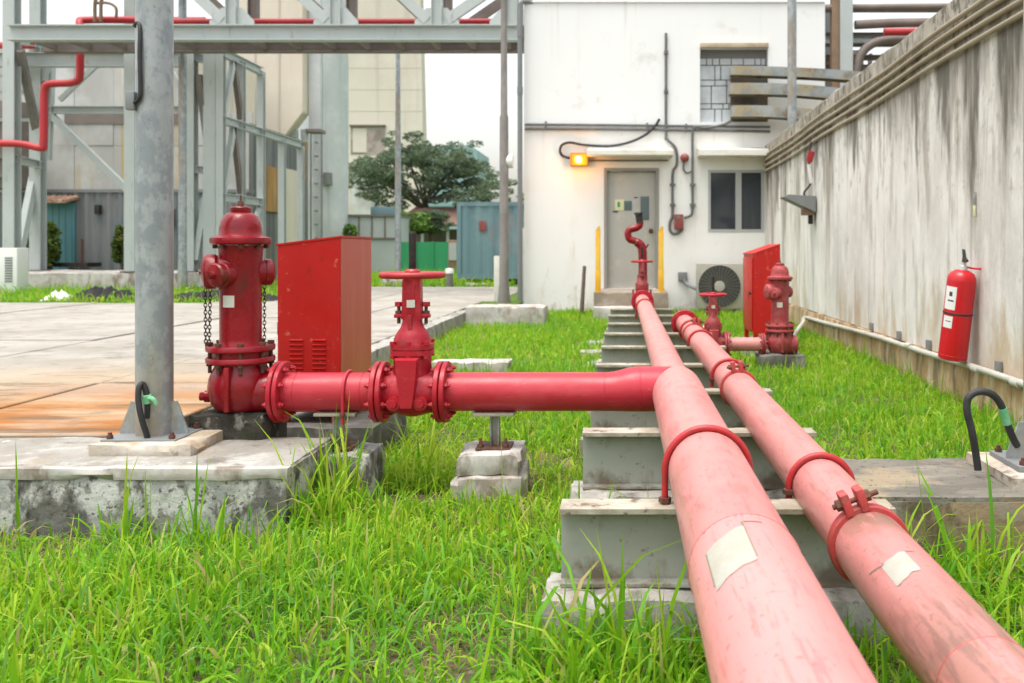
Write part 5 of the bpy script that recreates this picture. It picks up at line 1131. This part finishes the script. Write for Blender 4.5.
# concrete silo
Y = 33.0
t = thing('concrete_silo', (PX(315, Y), Y + .9, 0), 'slim bluish round concrete silo between hopper block and tan tower', 'silo')
m = MB(); r_ = 25 * Y / F; m.lathe([(r_, 0)] + [(r_ + rr.uniform(-.004, .004), z) for z in np.arange(.6, 13, .6)], (PX(315, Y), Y + .9, 0), n=48); m.build('silo_body', M['silo'], t, ang=45)
m = MB(); a = P(327, 178, Y - .05); m.box((a.x - .12, Y - .08, a.z - .25), (a.x + .12, Y + .2, a.z + .2)); m.build('window', M['clad_grey'], t)
m = MB(); a = PX(312, Y - .6)
for k in range(16): m.box((a - .05, Y - .25, .4 + k * .5), (a + .05, Y - .1, .46 + k * .5))
m.box((a - .22, Y - .2, 0), (a - .18, Y - .1, 9)); m.box((a + .18, Y - .2, 0), (a + .22, Y - .1, 9)); m.build('ladder', M['galv_dull'], t)

# tan tower
Y = 64.0
t = thing('concrete_tower', (PX(375, Y), Y + 3, 0), 'broad tapering tan concrete tower behind the umbrella tree', 'tower')
b = bmesh.new(); zb_, zt_ = 0, 22
A = [b.verts.new(p) for p in ((PX(285, Y), Y, 0), (PX(425, Y), Y, 0), (PX(425, Y), Y + 1.5, 0), (PX(285, Y), Y + 1.5, 0))]
Bv = [b.verts.new(p) for p in ((PX(292, Y), Y + .6, zt_), (PX(418, Y), Y + .6, zt_), (PX(418, Y), Y + 1.5, zt_), (PX(292, Y), Y + 1.5, zt_))]
b.faces.new(Bv); b.faces.new(A[::-1])
for i in range(4): b.faces.new((A[i], A[(i + 1) % 4], Bv[(i + 1) % 4], Bv[i]))
m = MB(); m.add(b); m.build('tower_body', M['tower'], t)
m = MB()
for k in range(1, 12):
    z = k * 1.55; yy_ = Y + .6 * z / 22; m.box((PX(288, Y), yy_ - .012, z), (PX(424.6 - 7 * z / 22, Y), yy_ + .05, z + .03))
m.build('formwork_line', M['tower_line'], t)
def onT(px0, py0, px1, py1, mt, nm, dep=.1):
    a = P(px0, py1, Y); b2 = P(px1, py0, Y); yy_ = Y + .6 * a.z / 22; m = MB(); m.box((a.x, yy_ - dep, a.z), (b2.x, yy_ + .1, b2.z)); m.build(nm, M[mt], t)
onT(350, 126, 384, 154, 'tower_dark', 'louvre_opening', .03); onT(349, 124.6, 385, 126, 'steel_dark', 'opening_lintel', .25)
onT(352, 128, 366, 152, 'tower', 'opening_panel', .05)
m = MB(); Yq = 54; m.prism([(PX(330, Yq), .1), (PX(371, Yq), .1), (PX(371, Yq), PZ(178, Yq)), (PX(348, Yq), PZ(163, Yq)), (PX(330, Yq), PZ(165, Yq))], Yq, Yq + 4, 'xz')
tag(m.build('annex_building', M['clad_pale'], loc=(PX(350, Yq), Yq, 0)), 'pale annex with sloped roof at the foot of the tan tower', 'building')

# ---- background bits to the right of the tower
Y = 34
t = thing('site_cabin', (PX(372, Y), Y, .19), 'grey panelled site cabin beyond the far lawn', 'cabin')
m = MB(); m.box((PX(348, Y), Y, .19), (PX(396, Y), Y + 2.4, PZ(215, Y))); m.build('cabin_body', M['cabin_grey'], t)
m = MB(); m.box((PX(347, Y), Y - .06, PZ(216.5, Y)), (PX(397, Y), Y + 2.46, PZ(214.5, Y))); m.box((PX(347.5, Y), Y - .05, PZ(239, Y)), (PX(396.5, Y), Y + .0, PZ(237.5, Y))); m.build('roof_rail', M['steel_dark'], t)
for p in (359, 372, 385): m = MB(); m.box((PX(p, Y) - .03, Y - .03, PZ(238, Y)), (PX(p, Y) + .03, Y, PZ(216, Y))); m.build('panel_joint', M['steel_dark'], t)
m = MB(); m.box((PX(366, Y), Y + .6, PZ(215, Y)), (PX(392, Y), Y + 1.4, PZ(206, Y)), .02)
tag(m.build('roof_tank', M['cont_blue'], loc=P(380, 214, Y)), 'dark blue tank frame on the grey site cabin roof', 'tank')
Y = 30
t = thing('hoarding', (PX(424, Y), Y, .2), 'bright green sheet hoarding at the back of the lawn', 'hoarding')
m = MB(); m.box((PX(399, Y), Y, .25), (PX(449, Y), Y + .04, PZ(242, Y))); m.build('sheet', M['hoard_green'], t)
for p in (399.5, 416, 433, 448): m = MB(); m.box((PX(p, Y) - .03, Y - .05, .15), (PX(p, Y) + .03, Y - .005, PZ(241.5, Y))); m.build('post', M['hoard_green'], t)
t = thing('crate_stack', P(454, 262, 28), 'small brown and pale crate beside the blue container', 'crate')
m = MB(); m.box((PX(448, 28), 28, .19), (PX(457, 28), 28.5, PZ(240, 28)), .02); m.build('crate_body', M['brown_box'], t)
m = MB(); m.box((PX(449, 28), 27.97, .7), (PX(456.5, 28), 28.0, PZ(243, 28))); m.build('panel', M['cabin_grey'], t)
Y = 42
t = thing('open_shed', (PX(440, Y), Y, 0), 'low open shed with dark brown roof beyond the green hoarding', 'shed')
m = MB(); m.prism([(Y - 1, PZ(225, Y)), (Y + 4, PZ(203, Y)), (Y + 4, PZ(205, Y)), (Y - 1, PZ(227, Y))], PX(396, Y), PX(480, Y), 'yz'); m.build('roof', M['roof_brown'], t)
m = MB(); m.box((PX(398, Y), Y + 2, 0), (PX(478, Y), Y + 3.9, 2.0)); m.build('back_wall', M['steel_dark'], t)
for p in (402, 425, 450, 474): m = MB(); m.box((PX(p, Y) - .06, Y - .6, 0), (PX(p, Y) + .06, Y - .48, 2.2)); m.build('post', M['steel_light'], t)
Y = 88
m = MB(); m.box((PX(426, Y), Y, 0), (PX(477, Y), Y + 8, PZ(150, Y))); m.prism([(PX(426, Y), PZ(150, Y)), (PX(477, Y), PZ(150, Y)), (PX(470, Y), PZ(145, Y)), (PX(432, Y), PZ(146, Y))], Y, Y + 8, 'xz')
for k in range(5): m.box((PX(427, Y), Y - .05, 2 + 1.6 * k), (PX(476, Y), Y, 2.7 + 1.6 * k))
tag(m.build('distant_building', M['teal_build'], loc=(PX(450, Y), Y, 0)), 'hazy teal building half hidden behind the umbrella tree', 'building')

# blue container on a trailer
Y = 22
t = thing('shipping_container', (-3.2, Y + 1.2, .3), 'weathered blue grey container on a wheeled trailer beside the white building', 'container')
x0, x1 = PX(457, Y), PX(457, Y) + 5.2; z0, z1 = PZ(279, Y), PZ(202, Y)
corr(x0 + .08, x1 - .08, Y + .03, z0 + .1, z1 - .06, .3, .03, 'cont_blue', 'side_sheet', t)
m = MB(); m.box((x0 + .03, Y + .06, z0 + .05), (x1 - .03, Y + 2.3, z1 - .03)); m.build('container_body', M['cont_blue'], t)
m = MB(); m.box((x0, Y - .01, z1 - .1), (x1, Y + .1, z1)); m.box((x0, Y - .01, z0), (x1, Y + .1, z0 + .12)); m.box((x0, Y - .015, z0 + .12), (x0 + .1, Y + .1, z1 - .1)); m.box((x1 - .1, Y - .015, z0 + .12), (x1, Y + .1, z1 - .1)); m.build('edge_frame', M['cont_blue'], t)
slabf(479, 221, 486, 231, Y - .005, .01, 'bell_red', 'painted_patch', t)
wz = .2 + .27
for dx in (.85, 3.6):
    m = MB(); m.lathe([(.1, 0), (.25, 0), (.27, .03), (.27, .17), (.25, .2), (.1, .2)], (x0 + dx, Y + .2, wz), (0, 1, 0), 28); wv = m.build('wheel', M['tyre'], t)
    m = MB(); m.lathe([(.02, -.005), (.13, -.01), (.14, .1)], (x0 + dx, Y + .2, wz), (0, 1, 0), 20); m.build('rim', M['galv_dull'], wv)
m = MB(); m.box((x0 + .1, Y + .5, .34), (x1 - .1, Y + .7, z0)); m.build('trailer_frame', M['black_steel'], t)
m = MB(); a = PX(449.5, 20.6); m.lathe([(.085, 0), (.08, .32)], (a, 20.6, .19), n=16); tt_ = m.build('bollard', M['post_dark'], loc=(a, 20.6, .19)); tag(tt_, 'short bollard with rounded white cap at the yard edge', 'bollard')
m = MB(); m.lathe([(.1, .31), (.1, .38), (.08, .42), (0, .43)], (a, 20.6, .19), n=16, cap=False); m.build('cap', M['white_plastic'], tt_)

# condenser box at left edge
Y = 17.4
t = thing('electric_box', (PX(5, Y), Y, .2), 'white metal box with a grey grille at the left picture edge', 'box')
m = MB(); m.box((PX(-14, Y), Y, .2), (PX(17, Y), Y + .35, PZ(248, Y)), .015); m.build('casing', M['white_plastic'], t)
m = MB()
for k in range(10): z = PZ(282, Y) + k * .05; m.box((PX(5, Y), Y - .012, z), (PX(12.5, Y), Y + .002, z + .03))
m.build('grille', M['galv_dull'], t)
# debris
def heap(name, px0, px1, Y, hgt, mt, lab, cat, seed, dy=.35):
    t = bmesh.new(); n, k = 46, 14; G = []
    for i in range(n + 1):
        row_ = []
        for j in range(k + 1):
            u, v = i / n, j / k; e = (max(0, math.sin(PI * u)) ** .5) * (max(0, math.sin(PI * v)))
            z = e * hgt * (.55 + .9 * (noise.noise(Vector((u * 7 + seed, v * 3, seed))) * .5 + .5) + .35 * noise.noise(Vector((u * 25, v * 9, seed))))
            row_.append(t.verts.new((PX(px0 + (px1 - px0) * u, Y), Y - dy + 2 * dy * v, .195 + max(-.02, z))))
        G.append(row_)
    for i in range(n):
        for j in range(k): t.faces.new((G[i][j], G[i + 1][j], G[i + 1][j + 1], G[i][j + 1]))
    m = MB(); m.add(t); return tag(m.build(name, M[mt], loc=(PX((px0 + px1) / 2, Y), Y, .2), ang=60), lab, cat)
heap('rubble_heap', 74, 140, 15.2, .2, 'ash', 'black rubble heap left of the thick galvanised pole', 'rubble', 1)
heap('rubble_heap', 168, 282, 15.2, .17, 'ash', 'long black rubble heap behind the left hydrant', 'rubble', 8)
heap('plastic_bag', 47, 72, 15.3, .13, 'white_plastic', 'crumpled white plastic bag lying on the grass verge', 'bag', 4, .2)
t = thing('low_trolley', P(72, 268, 22), 'low rusty trolley standing in front of the teal door', 'trolley')
m = MB(); m.box((PX(49, 22), 21.8, .62), (PX(92, 22), 22.4, .72)); m.build('deck', M['black_steel'], t)
for p in (53, 78, 89): m = MB(); m.lathe([(.13, 0), (.13, .08)], (PX(p, 22), 21.76, .5), (0, 1, 0), 14); m.build('wheel', M['tyre'], t)
m = MB(); m.cyl((PX(82, 22), 22, .7), (PX(82, 22), 22, 1.3), .03, n=8); m.build('handle', M['rust_bolt'], t)
m = MB(); m.lathe([(.0, 0), (.28, .0), (.3, .03), (.3, .07), (0, .08)], P(212, 208, 19.6), (0, -1, 0), 28, cap=False); m.cyl(P(212, 215, 19.62), P(212, 270, 19.62), .035, n=10)
tag(m.build('round_sign', M['galv'], loc=P(212, 270, 19.6)), 'blank round grey sign back on a post behind the left hydrant', 'sign')
# low stone lumps on the far lawn
for k, (a, b, yq, lab) in enumerate(((380, 402, 20.7, 'wide pale concrete lump at the foot of the thin pale lamp post'), (463, 488, 20.9, 'small pale rubble lump on the lawn under the container'))):
    m = MB(); m.block((PX(a, yq), yq, .15), (PX(b, yq), yq + .4, .36 if k == 0 else .25), .06, .03, .03, 200 + k); tag(m.build('concrete_lump', M['conc'], loc=(PX(a, yq), yq, .19)), lab, 'concrete lump')

# ================================================================== PIPE RACK (upper right, behind wall)
Y = 20.0
t = thing('pipe_rack', (PX(870, Y), Y, 0), 'dark steel pipe rack rising behind the white building and stained wall', 'pipe rack')
for p, w, mt in ((845, .28, 'steel_light'), (835, .18, 'brown_box'), (972, .25, 'steel_light')):
    m = MB(); x = PX(p, Y); m.ibeam((x, Y, 0), (x, Y, 8), w, w, .02, .02, up=(0, 1, 0)); m.build('column', M[mt], t)
for py, h, mt in ((38, .14, 'steel_light'), (6, .16, 'steel_dark'), (33, .1, 'steel_dark')):
    m = MB(); m.ibeam((PX(815, Y), Y + .2, PZ(py, Y)), (PX(1010, Y), Y + .2, PZ(py, Y)), h, .12); m.build('beam', M[mt], t)
corr(PX(818, Y + 1.6), PX(852, Y + 1.6), Y + 1.6, 0, PZ(12, Y + 1.6), .2, .03, 'clad_grey', 'sheet_panel', t)
m = MB(); m.box((PX(818, Y), Y + .8, PZ(68, Y)), (PX(840, Y), Y + .86, PZ(48, Y))); m.build('rusty_panel', M['roof_brown'], t)
m = MB(); m.ibeam((PX(815, Y), Y + .4, PZ(40, Y)), (PX(905, Y), Y + .4, PZ(40, Y)), .12, .1); m.build('beam', M['galv_dull'], t)
m = MB(); m.box((PX(818, Y), Y + 3, 0), (PX(900, Y), Y + 3.2, PZ(50, Y + 3)))
for k in range(6): m.box((PX(860 + 14 * k, Y), Y + 2.6, 0), (PX(863 + 14 * k, Y), Y + 2.8, PZ(28, Y)))
m.build('back_structure', M['steel_dark'], t)
for py in (52, 62, 84): m = MB(); m.ibeam((PX(818, Y), Y + .6, PZ(py, Y)), (PX(940, Y), Y + .6, PZ(py, Y)), .12, .1); m.build('beam', M['steel_dark'], t)
rp = [('thick dark pipe bending in an arch behind the wall top', 'steel_dark', [P(855, 75, Y), P(860, 56, Y), P(872, 44, Y), P(890, 40, Y), P(915, 40, Y), P(960, 40, Y)], .1),
      ('upper long dark pipe on the rack behind the wall', 'steel_dark', [P(818, 8, Y), P(900, 7, Y), P(1000, 6, Y)], .075),
      ('lower long dark pipe on the rack behind the wall', 'steel_dark', [P(855, 25, Y), P(900, 23, Y), P(1000, 22, Y)], .1),
      ('short bright red pipe on the rack behind the wall', 'red_far', [P(884, 32, Y - .3), P(960, 31, Y - .3)], .08)]
for lab, mt, pts, r_ in rp:
    m = MB(); m.tube(pts, r_, 14, 6); tag(m.build('rack_pipe', M[mt], loc=pts[0]), lab, 'pipe', 'pipes on the rack behind the wall')

# ================================================================== TREES AND BUSHES
def leaves(name, mat_, centers, radii, n, size, parent, flat=1.0, seed=0, jitter=1.0, loc=None):
    g_ = np.random.default_rng(seed); c = np.array(centers); r = np.array(radii)
    wts = np.array([a[0] * a[1] * a[2] for a in r]); idx = g_.choice(len(c), n, p=wts / wts.sum())
    d = g_.normal(size=(n, 3)); d /= np.linalg.norm(d, axis=1)[:, None]
    rad = g_.uniform(.35, 1.05, n) ** .5
    pos = c[idx] + d * r[idx] * rad[:, None]
    off = np.array(root_loc(parent)) if parent else np.array(loc)
    pos = pos - off
    a = g_.normal(size=(n, 3)); a[:, 2] *= .5; a /= np.linalg.norm(a, axis=1)[:, None]
    b = np.cross(a, g_.normal(size=(n, 3))); b /= np.linalg.norm(b, axis=1)[:, None]
    s = size * g_.uniform(.5, 1.3, n)[:, None]
    v = np.stack([pos - a * s, pos + b * s * .45, pos + a * s, pos - b * s * .45], 1).reshape(-1, 3)
    q = np.arange(n * 4).reshape(-1, 4)
    tint = np.repeat(np.clip(g_.normal(.45, .25, n) + .12 * g_.normal(size=len(c))[idx], 0, 1), 4)
    return mesh_np(name, v, q, np.zeros((0, 3), int), tint, mat_, parent=parent, loc=tuple(off))
Y = 46
tr = thing('umbrella_tree', P(428, 250, Y), 'wide umbrella shaped dark green tree beside the tan tower', 'tree')
m = MB(); r4 = random.Random(11); base = P(428, 252, Y); fork = P(426, 205, Y)
m.tube([base, P(427, 225, Y), fork], .2, 10, 5, rr=lambda u: 1.1 - .4 * u)
tips = []
for k in range(13):
    e = P(362 + 125 * k / 12 + r4.uniform(-5, 5), 174 - 19 * math.sin(PI * k / 12) + r4.uniform(-5, 5) + (12 if k > 10 else 0), Y + r4.uniform(-3.5, 3.5)); mid = fork.lerp(e, .5) + Vector((r4.uniform(-.3, .3), 0, .1))
    m.tube([fork + Vector((0, 0, -.4 + .05 * k)), mid, e], .085, 6, 4, rr=lambda u: 1 - .75 * u); tips.append(e)
m.build('trunk', M['bark'], tr)
cs, rs = [], []
for e in tips:
    for _ in range(13):
        cs.append((e.x + r4.gauss(0, .75), e.y + r4.gauss(0, .9), e.z + r4.gauss(-.05, .38))); rs.append((r4.uniform(.22, .62), r4.uniform(.3, .7), r4.uniform(.12, .28)))
for px_, py_, a, b in ((372, 196, .5, .3), (383, 205, .5, .25), (475, 185, .7, .4), (484, 196, .5, .3), (488, 204, .4, .25), (440, 182, .9, .4), (452, 196, .6, .3), (400, 185, .6, .3), (420, 150, .9, .3), (398, 153, .7, .3), (365, 162, .6, .2), (465, 168, .9, .4), (386, 214, .5, .3), (400, 205, .5, .3), (470, 205, .5, .35), (482, 215, .45, .3), (380, 182, .7, .35), (412, 195, .6, .3), (458, 212, .5, .3)):
    c = P(px_, py_, Y); cs.append(tuple(c)); rs.append((a, a, b))
for _ in range(46):
    c = P(r4.uniform(358, 492), r4.uniform(170, 206), Y); cs.append((c.x, Y + r4.uniform(-2.2, 1.5), c.z)); rs.append((r4.uniform(.25, .6), r4.uniform(.3, .7), r4.uniform(.10, .22)))
leaves('crown', M['leaf_haze'], cs, rs, 30000, .09, tr, seed=2)
def bush(name, px_, py_, Y, rx, rz, n, lab, mt='leaf_bush', size=.05, grp=None, seed=0):
    c = P(px_, py_, Y); t = thing(name, (c.x, Y, max(.19, c.z - rz)), lab, 'bush', grp)
    g4 = random.Random(seed); cs, rs = [], []
    for k in range(16):
        w = g4.uniform(0, 2 * PI); u = g4.uniform(-.7, .7); q = math.sqrt(1 - u * u) * .6
        cs.append((c.x + math.cos(w) * rx * q, Y + math.sin(w) * rx * q, c.z + u * rz)); rs.append((rx * .42, rx * .42, rz * .34))
    leaves('foliage', M[mt], cs, rs, n, size, t, seed=seed)
    m = MB(); m.tube([(c.x, Y, .15), (c.x + .03, Y, c.z)], .05, 8, 0); m.build('stem', M['bark'], t)
bush('clipped_bush', 43, 243, 21.6, .40, .55, 2600, 'clipped yellow green bush left of the teal door', size=.06, seed=1)
bush('clipped_bush', 122, 247, 21.8, .22, .52, 1600, 'narrow clipped bush half behind the steel frame column', size=.06, seed=2)
bush('leafy_shrub', 405, 225, 37, 1.1, .65, 2600, 'bright leafy shrub above the green hoarding', 'leaf_light', .11, 'shrubs beyond the lawn', 3)
bush('leafy_shrub', 430, 222, 38, 1.0, .55, 2200, 'darker shrub beside the open shed under the tree', 'leaf_haze', .11, 'shrubs beyond the lawn', 4)
bush('leafy_shrub', 350, 233, 33, .25, .35, 500, 'small bright shrub at the foot of the round silo', 'leaf_light', .08, 'shrubs beyond the lawn', 5)
# far wood along the horizon
cs, rs = [], []
for k in range(60):
    x = -95 + k * 3.2; cs.append((x, 130 + r4.uniform(-8, 8), r4.uniform(1, 2.2))); rs.append((3.2, 3, r4.uniform(1.6, 3.2)))
o = leaves('far_wood', M['leaf_haze'], cs, rs, 16000, .45, None, seed=9, loc=(0, 130, 0)); tag(o, 'low far wood along the horizon behind the site', 'wood', kind='stuff')

# ================================================================== GRASS
blocks = [(-7, -1.27, 3.36, 3.95), (.755, 4.3, 2.99, 3.58), (-40, -2.13, 3.6, 20), (-2.05, -1.50, 3.80, 4.15), (-1.80, -1.22, 4.4, 5.12), (-.75, -.40, 3.78, 4.15), (-1.42, -1.07, 3.78, 4.1),
          (1.2, 1.65, 8.7, 9.6), (-1.62, -.95, 7.55, 7.85), (PX(464, 12.2), PX(545, 12.2), 12.2, 12.75), (-.45, .75, 13.3, 15.2), (WX - .04, 9, 0, 20), (-9, 9, 14.9, 40), (-1.06, -.74, 3.72, 3.93)]
for i, y in enumerate(by): blocks.append((-.22, .80, y - .13, y + .13))
def blocked(x, y):
    b = np.zeros(len(x), bool)
    for x0, x1, y0, y1 in blocks: b |= (x > x0) & (x < x1) & (y > y0) & (y < y1)
    return b
# cheap value noise on a lattice for patchy growth
lat = rng.random((64, 64))
def vnoise(x, y, s):
    u, v = x / s, y / s; i, j = np.floor(u).astype(int), np.floor(v).astype(int); fu, fv = u - i, v - j; fu = fu * fu * (3 - 2 * fu); fv = fv * fv * (3 - 2 * fv)
    L_ = lambda a, b: lat[a % 64, b % 64]
    return (L_(i, j) * (1 - fu) + L_(i + 1, j) * fu) * (1 - fv) + (L_(i, j + 1) * (1 - fu) + L_(i + 1, j + 1) * fu) * fv
def make_grass(name, regions, label, kind='stuff', z0=0.0, K=5):
    VS, QS, TS, TI = [], [], [], []; base = 0
    for (x0, x1, y0, y1, dens, hm, wm, lean, keep) in regions:
        n = int((x1 - x0) * (y1 - y0) * dens); x = rng.uniform(x0, x1, n); y = rng.uniform(y0, y1, n)
        # clumping: pull roots toward tuft centres
        nt_ = max(1, n // 9); tx = rng.uniform(x0, x1, nt_); ty = rng.uniform(y0, y1, nt_); ti = rng.integers(0, nt_, n); cl = rng.random(n) < .7
        x = np.where(cl, tx[ti] + rng.normal(0, .028, n), x); y = np.where(cl, ty[ti] + rng.normal(0, .028, n), y)
        tuft_h = np.clip(rng.normal(1, .22, nt_), .5, 1.6)[ti]; tuft_t = rng.normal(0, .13, nt_)[ti]
        den = .55 * vnoise(x + 40, y + 40, .55) + .45 * vnoise(x + 11, y + 70, 1.7)
        ok = ~blocked(x, y) & (rng.random(n) < np.clip(keep + (den - .33) * 2.6, .05, 1))
        x, y, th, tt_, den = x[ok], y[ok], tuft_h[ok], tuft_t[ok], den[ok]; n = len(x)
        if n == 0: continue
        L = hm * th * np.exp(rng.normal(0, .32, n)) * (.75 + .5 * den); W = wm * np.exp(rng.normal(0, .28, n))
        az = rng.uniform(0, 2 * PI, n); ln = np.abs(rng.normal(.12, lean, n)) ; cv = np.abs(rng.normal(.95, .6, n)) * (rng.random(n) < .86)
        tw = rng.normal(0, .6, n)
        ks = np.linspace(0, 1, K)
        dirx, diry = np.cos(az), np.sin(az); wx, wy_ = np.cos(az + PI / 2 + tw), np.sin(az + PI / 2 + tw)
        # integrate a curved spine
        px_ = x.copy(); py_ = y.copy(); pz_ = np.full(n, z0 - .01); ctr = [(px_.copy(), py_.copy(), pz_.copy())]
        for k in range(1, K):
            u = (k - .5) / (K - 1); ang = np.minimum(ln + cv * (u ** 1.6) * 1.9, 2.5)
            st = L / (K - 1); px_ = px_ + dirx * np.sin(ang) * st; py_ = py_ + diry * np.sin(ang) * st; pz_ = pz_ + np.cos(ang) * st; ctr.append((px_.copy(), py_.copy(), pz_.copy()))
        vs = np.zeros((n, 2 * (K - 1) + 1, 3))
        for k in range(K - 1):
            u = ks[k]; hw = W * .5 * (min(1, .55 + u * 1.6)) * (1 - max(0, u - .35) * .75)
            for sgn, slot in ((-1, 2 * k), (1, 2 * k + 1)):
                vs[:, slot, 0] = ctr[k][0] + sgn * wx * hw; vs[:, slot, 1] = ctr[k][1] + sgn * wy_ * hw; vs[:, slot, 2] = ctr[k][2]
        for c in range(3): vs[:, -1, c] = ctr[-1][c]
        m_ = 2 * (K - 1) + 1; off = base + np.arange(n)[:, None] * m_
        for k in range(K - 2): QS.append(off + np.array([[2 * k, 2 * k + 1, 2 * k + 3, 2 * k + 2]]))
        TS.append(off + np.array([[2 * (K - 2), 2 * (K - 2) + 1, 2 * (K - 1)]]))
        tint = np.clip(rng.normal(.52, .18, n) + tt_ * 1.2 + (vnoise(x + 90, y + 20, .9) - .5) * .34, .17, 1); dry = rng.random(n) < (.8 if lean > .5 else .045); tint = np.where(dry, rng.uniform(0, .14, n), tint)
        VS.append(vs.reshape(-1, 3)); TI.append(np.repeat(tint, m_)); base += n * m_
    o = mesh_np(name, np.concatenate(VS), np.concatenate(QS), np.concatenate(TS), np.concatenate(TI), M['grass'])
    return tag(o, label, 'grass', kind=kind)
regs = [(-3.6, 2.38, 1.3, 3.0, 6200, .104, .0076, .28, .72), (-1.25, 2.38, 3.0, 3.4, 5600, .10, .0078, .26, .65), (-3.6, -1.25, 3.0, 3.36, 3600, .075, .0068, .28, .55),
        (-1.3, 2.38, 3.4, 4.6, 5200, .098, .0075, .26, .7),
        (-2.15, 2.38, 4.6, 8.0, 4200, .085, .0075, .26, .85),
        (-2.15, 2.38, 8.0, 14.9, 2800, .078, .0095, .26, .9),
        # dead straw and low thatch
        (-3.6, 2.38, 1.3, 4.6, 900, .07, .004, .9, .9),
        # taller tufts
        (-1.30, -1.08, 3.36, 3.80, 3400, .27, .0095, .3, 1), (-1.9, -1.3, 3.2, 3.36, 900, .2, .008, .2, .8), (-3.2, -1.5, 3.28, 3.36, 260, .24, .009, .15, .6),
        (-.25, .12, 2.1, 2.42, 900, .26, .011, .2, 1), (.74, 1.25, 2.55, 3.0, 900, .24, .010, .2, .9), (-1.05, -.75, 3.85, 4.4, 800, .22, .009, .2, .9), (-.2, .76, 2.75, 3.3, 500, .2, .009, .2, .9)]
make_grass('grass', regs, 'long bright green grass growing round the pipes and concrete blocks')
# low broadleaf weeds among the blades
nw = 420; wx_ = rng.uniform(-3.3, 2.3, nw); wy2 = 1.6 + 4.4 * rng.random(nw) ** 1.4
okw = ~blocked(wx_, wy2); wx_, wy2 = wx_[okw], wy2[okw]; VV, QQ, TT_ = [], [], []; b0 = 0
for x, y in zip(wx_, wy2):
    nl = rng.integers(5, 9); sz = rng.uniform(.02, .048); tn = rng.uniform(.45, .95); a0 = rng.uniform(0, 6.28)
    for k in range(nl):
        a_ = a0 + 2 * PI * k / nl + rng.normal(0, .25); d_ = np.array((math.cos(a_), math.sin(a_), 0)); p_ = np.array((-d_[1], d_[0], 0)); u_ = np.array((0, 0, 1.0)); h_ = rng.uniform(.015, .05)
        o_ = np.array((x, y, h_)); L_ = sz * rng.uniform(.8, 1.3)
        pts = [o_, o_ + d_ * L_ * .5 + p_ * L_ * .26 + u_ * L_ * .28, o_ + d_ * L_ + u_ * L_ * .12, o_ + d_ * L_ * .5 - p_ * L_ * .26 + u_ * L_ * .28]
        VV += pts; QQ.append((b0, b0 + 1, b0 + 2, b0 + 3)); b0 += 4; TT_ += [tn] * 4
o = mesh_np('weeds', np.array(VV), np.array(QQ), np.zeros((0, 3), int), np.array(TT_), M['grass']); tag(o, 'small broadleaf weeds growing low among the long grass', 'weeds', kind='stuff')
blocks = [(-16, -9, 18.4, 21), (-2.0, 10, 10, 60)]
regs = [(-16, -5.9, 14.5, 18.6, 330, .13, .016, .2, .8), (-8.0, -2.6, 20.4, 30, 300, .16, .022, .2, .7), (-13, -9.3, 21, 23, 240, .14, .02, .2, .6), (-9.2, -6, 18.6, 22, 260, .15, .018, .2, .7)]
o = make_grass('verge_grass', regs, 'mown grass verge beyond the concrete yard', z0=.188, K=4)

# ================================================================== LIGHT, SKY, CAMERA
w = bpy.data.worlds.new('World'); scene.world = w; w.use_nodes = True
nt = w.node_tree; bg = nt.nodes['Background']
sky = nt.nodes.new('ShaderNodeTexSky'); sky.sky_type = 'NISHITA'; sky.sun_disc = False
SUN_EL, SUN_AZ = 76.0, 225.0           # azimuth measured clockwise from +Y
sky.sun_elevation = R(SUN_EL); sky.sun_rotation = R(SUN_AZ); sky.air_density = 1.6; sky.dust_density = 4.5; sky.ozone_density = 1
hs = nt.nodes.new('ShaderNodeHueSaturation'); hs.inputs['Saturation'].default_value = .30
wm = nt.nodes.new('ShaderNodeMix'); wm.data_type = 'RGBA'; wm.blend_type = 'MULTIPLY'; wm.inputs[0].default_value = 1; wm.inputs[7].default_value = (1, .99, .97, 1)
nt.links.new(sky.outputs[0], hs.inputs['Color']); nt.links.new(hs.outputs[0], wm.inputs[6]); nt.links.new(wm.outputs[2], bg.inputs['Color']); bg.inputs['Strength'].default_value = .15
sl = bpy.data.lights.new('sun', 'SUN'); sl.energy = .85; sl.angle = R(28); sl.color = (1, .95, .87)
so = bpy.data.objects.new('sun', sl); COL.objects.link(so)
az = R(SUN_AZ); d = Vector((math.sin(az) * math.cos(R(SUN_EL)), math.cos(az) * math.cos(R(SUN_EL)), math.sin(R(SUN_EL))))
so.rotation_euler = (-d).to_track_quat('-Z', 'Y').to_euler(); so.location = d * 40

pl = bpy.data.lights.new('lamp_light', 'POINT'); pl.energy = 3.4; pl.color = (1, .33, .03); pl.shadow_soft_size = .05
po = bpy.data.objects.new('lamp_light', pl); COL.objects.link(po); po.location = P(579, 162, B0 - .30)

cd_ = bpy.data.cameras.new('camera'); cam = bpy.data.objects.new('camera', cd_); COL.objects.link(cam)
cam.location = (0, 0, H); cam.rotation_euler = (R(90), 0, 0)
cd_.sensor_width = 36; cd_.lens = F / 1024 * 36; cd_.shift_x = (512 - CX) / 1024; cd_.shift_y = (CY - 341.5) / 1024
cd_.clip_start = .05; cd_.clip_end = 2000
cd_.dof.use_dof = True; cd_.dof.focus_distance = 2.9; cd_.dof.aperture_fstop = 4.6
scene.camera = cam
vs_ = scene.view_settings; vs_.view_transform = 'Standard'; vs_.look = 'None'; vs_.exposure = 1.15; vs_.gamma = 1; vs_.use_curve_mapping = False
scene.cycles.max_bounces = 8
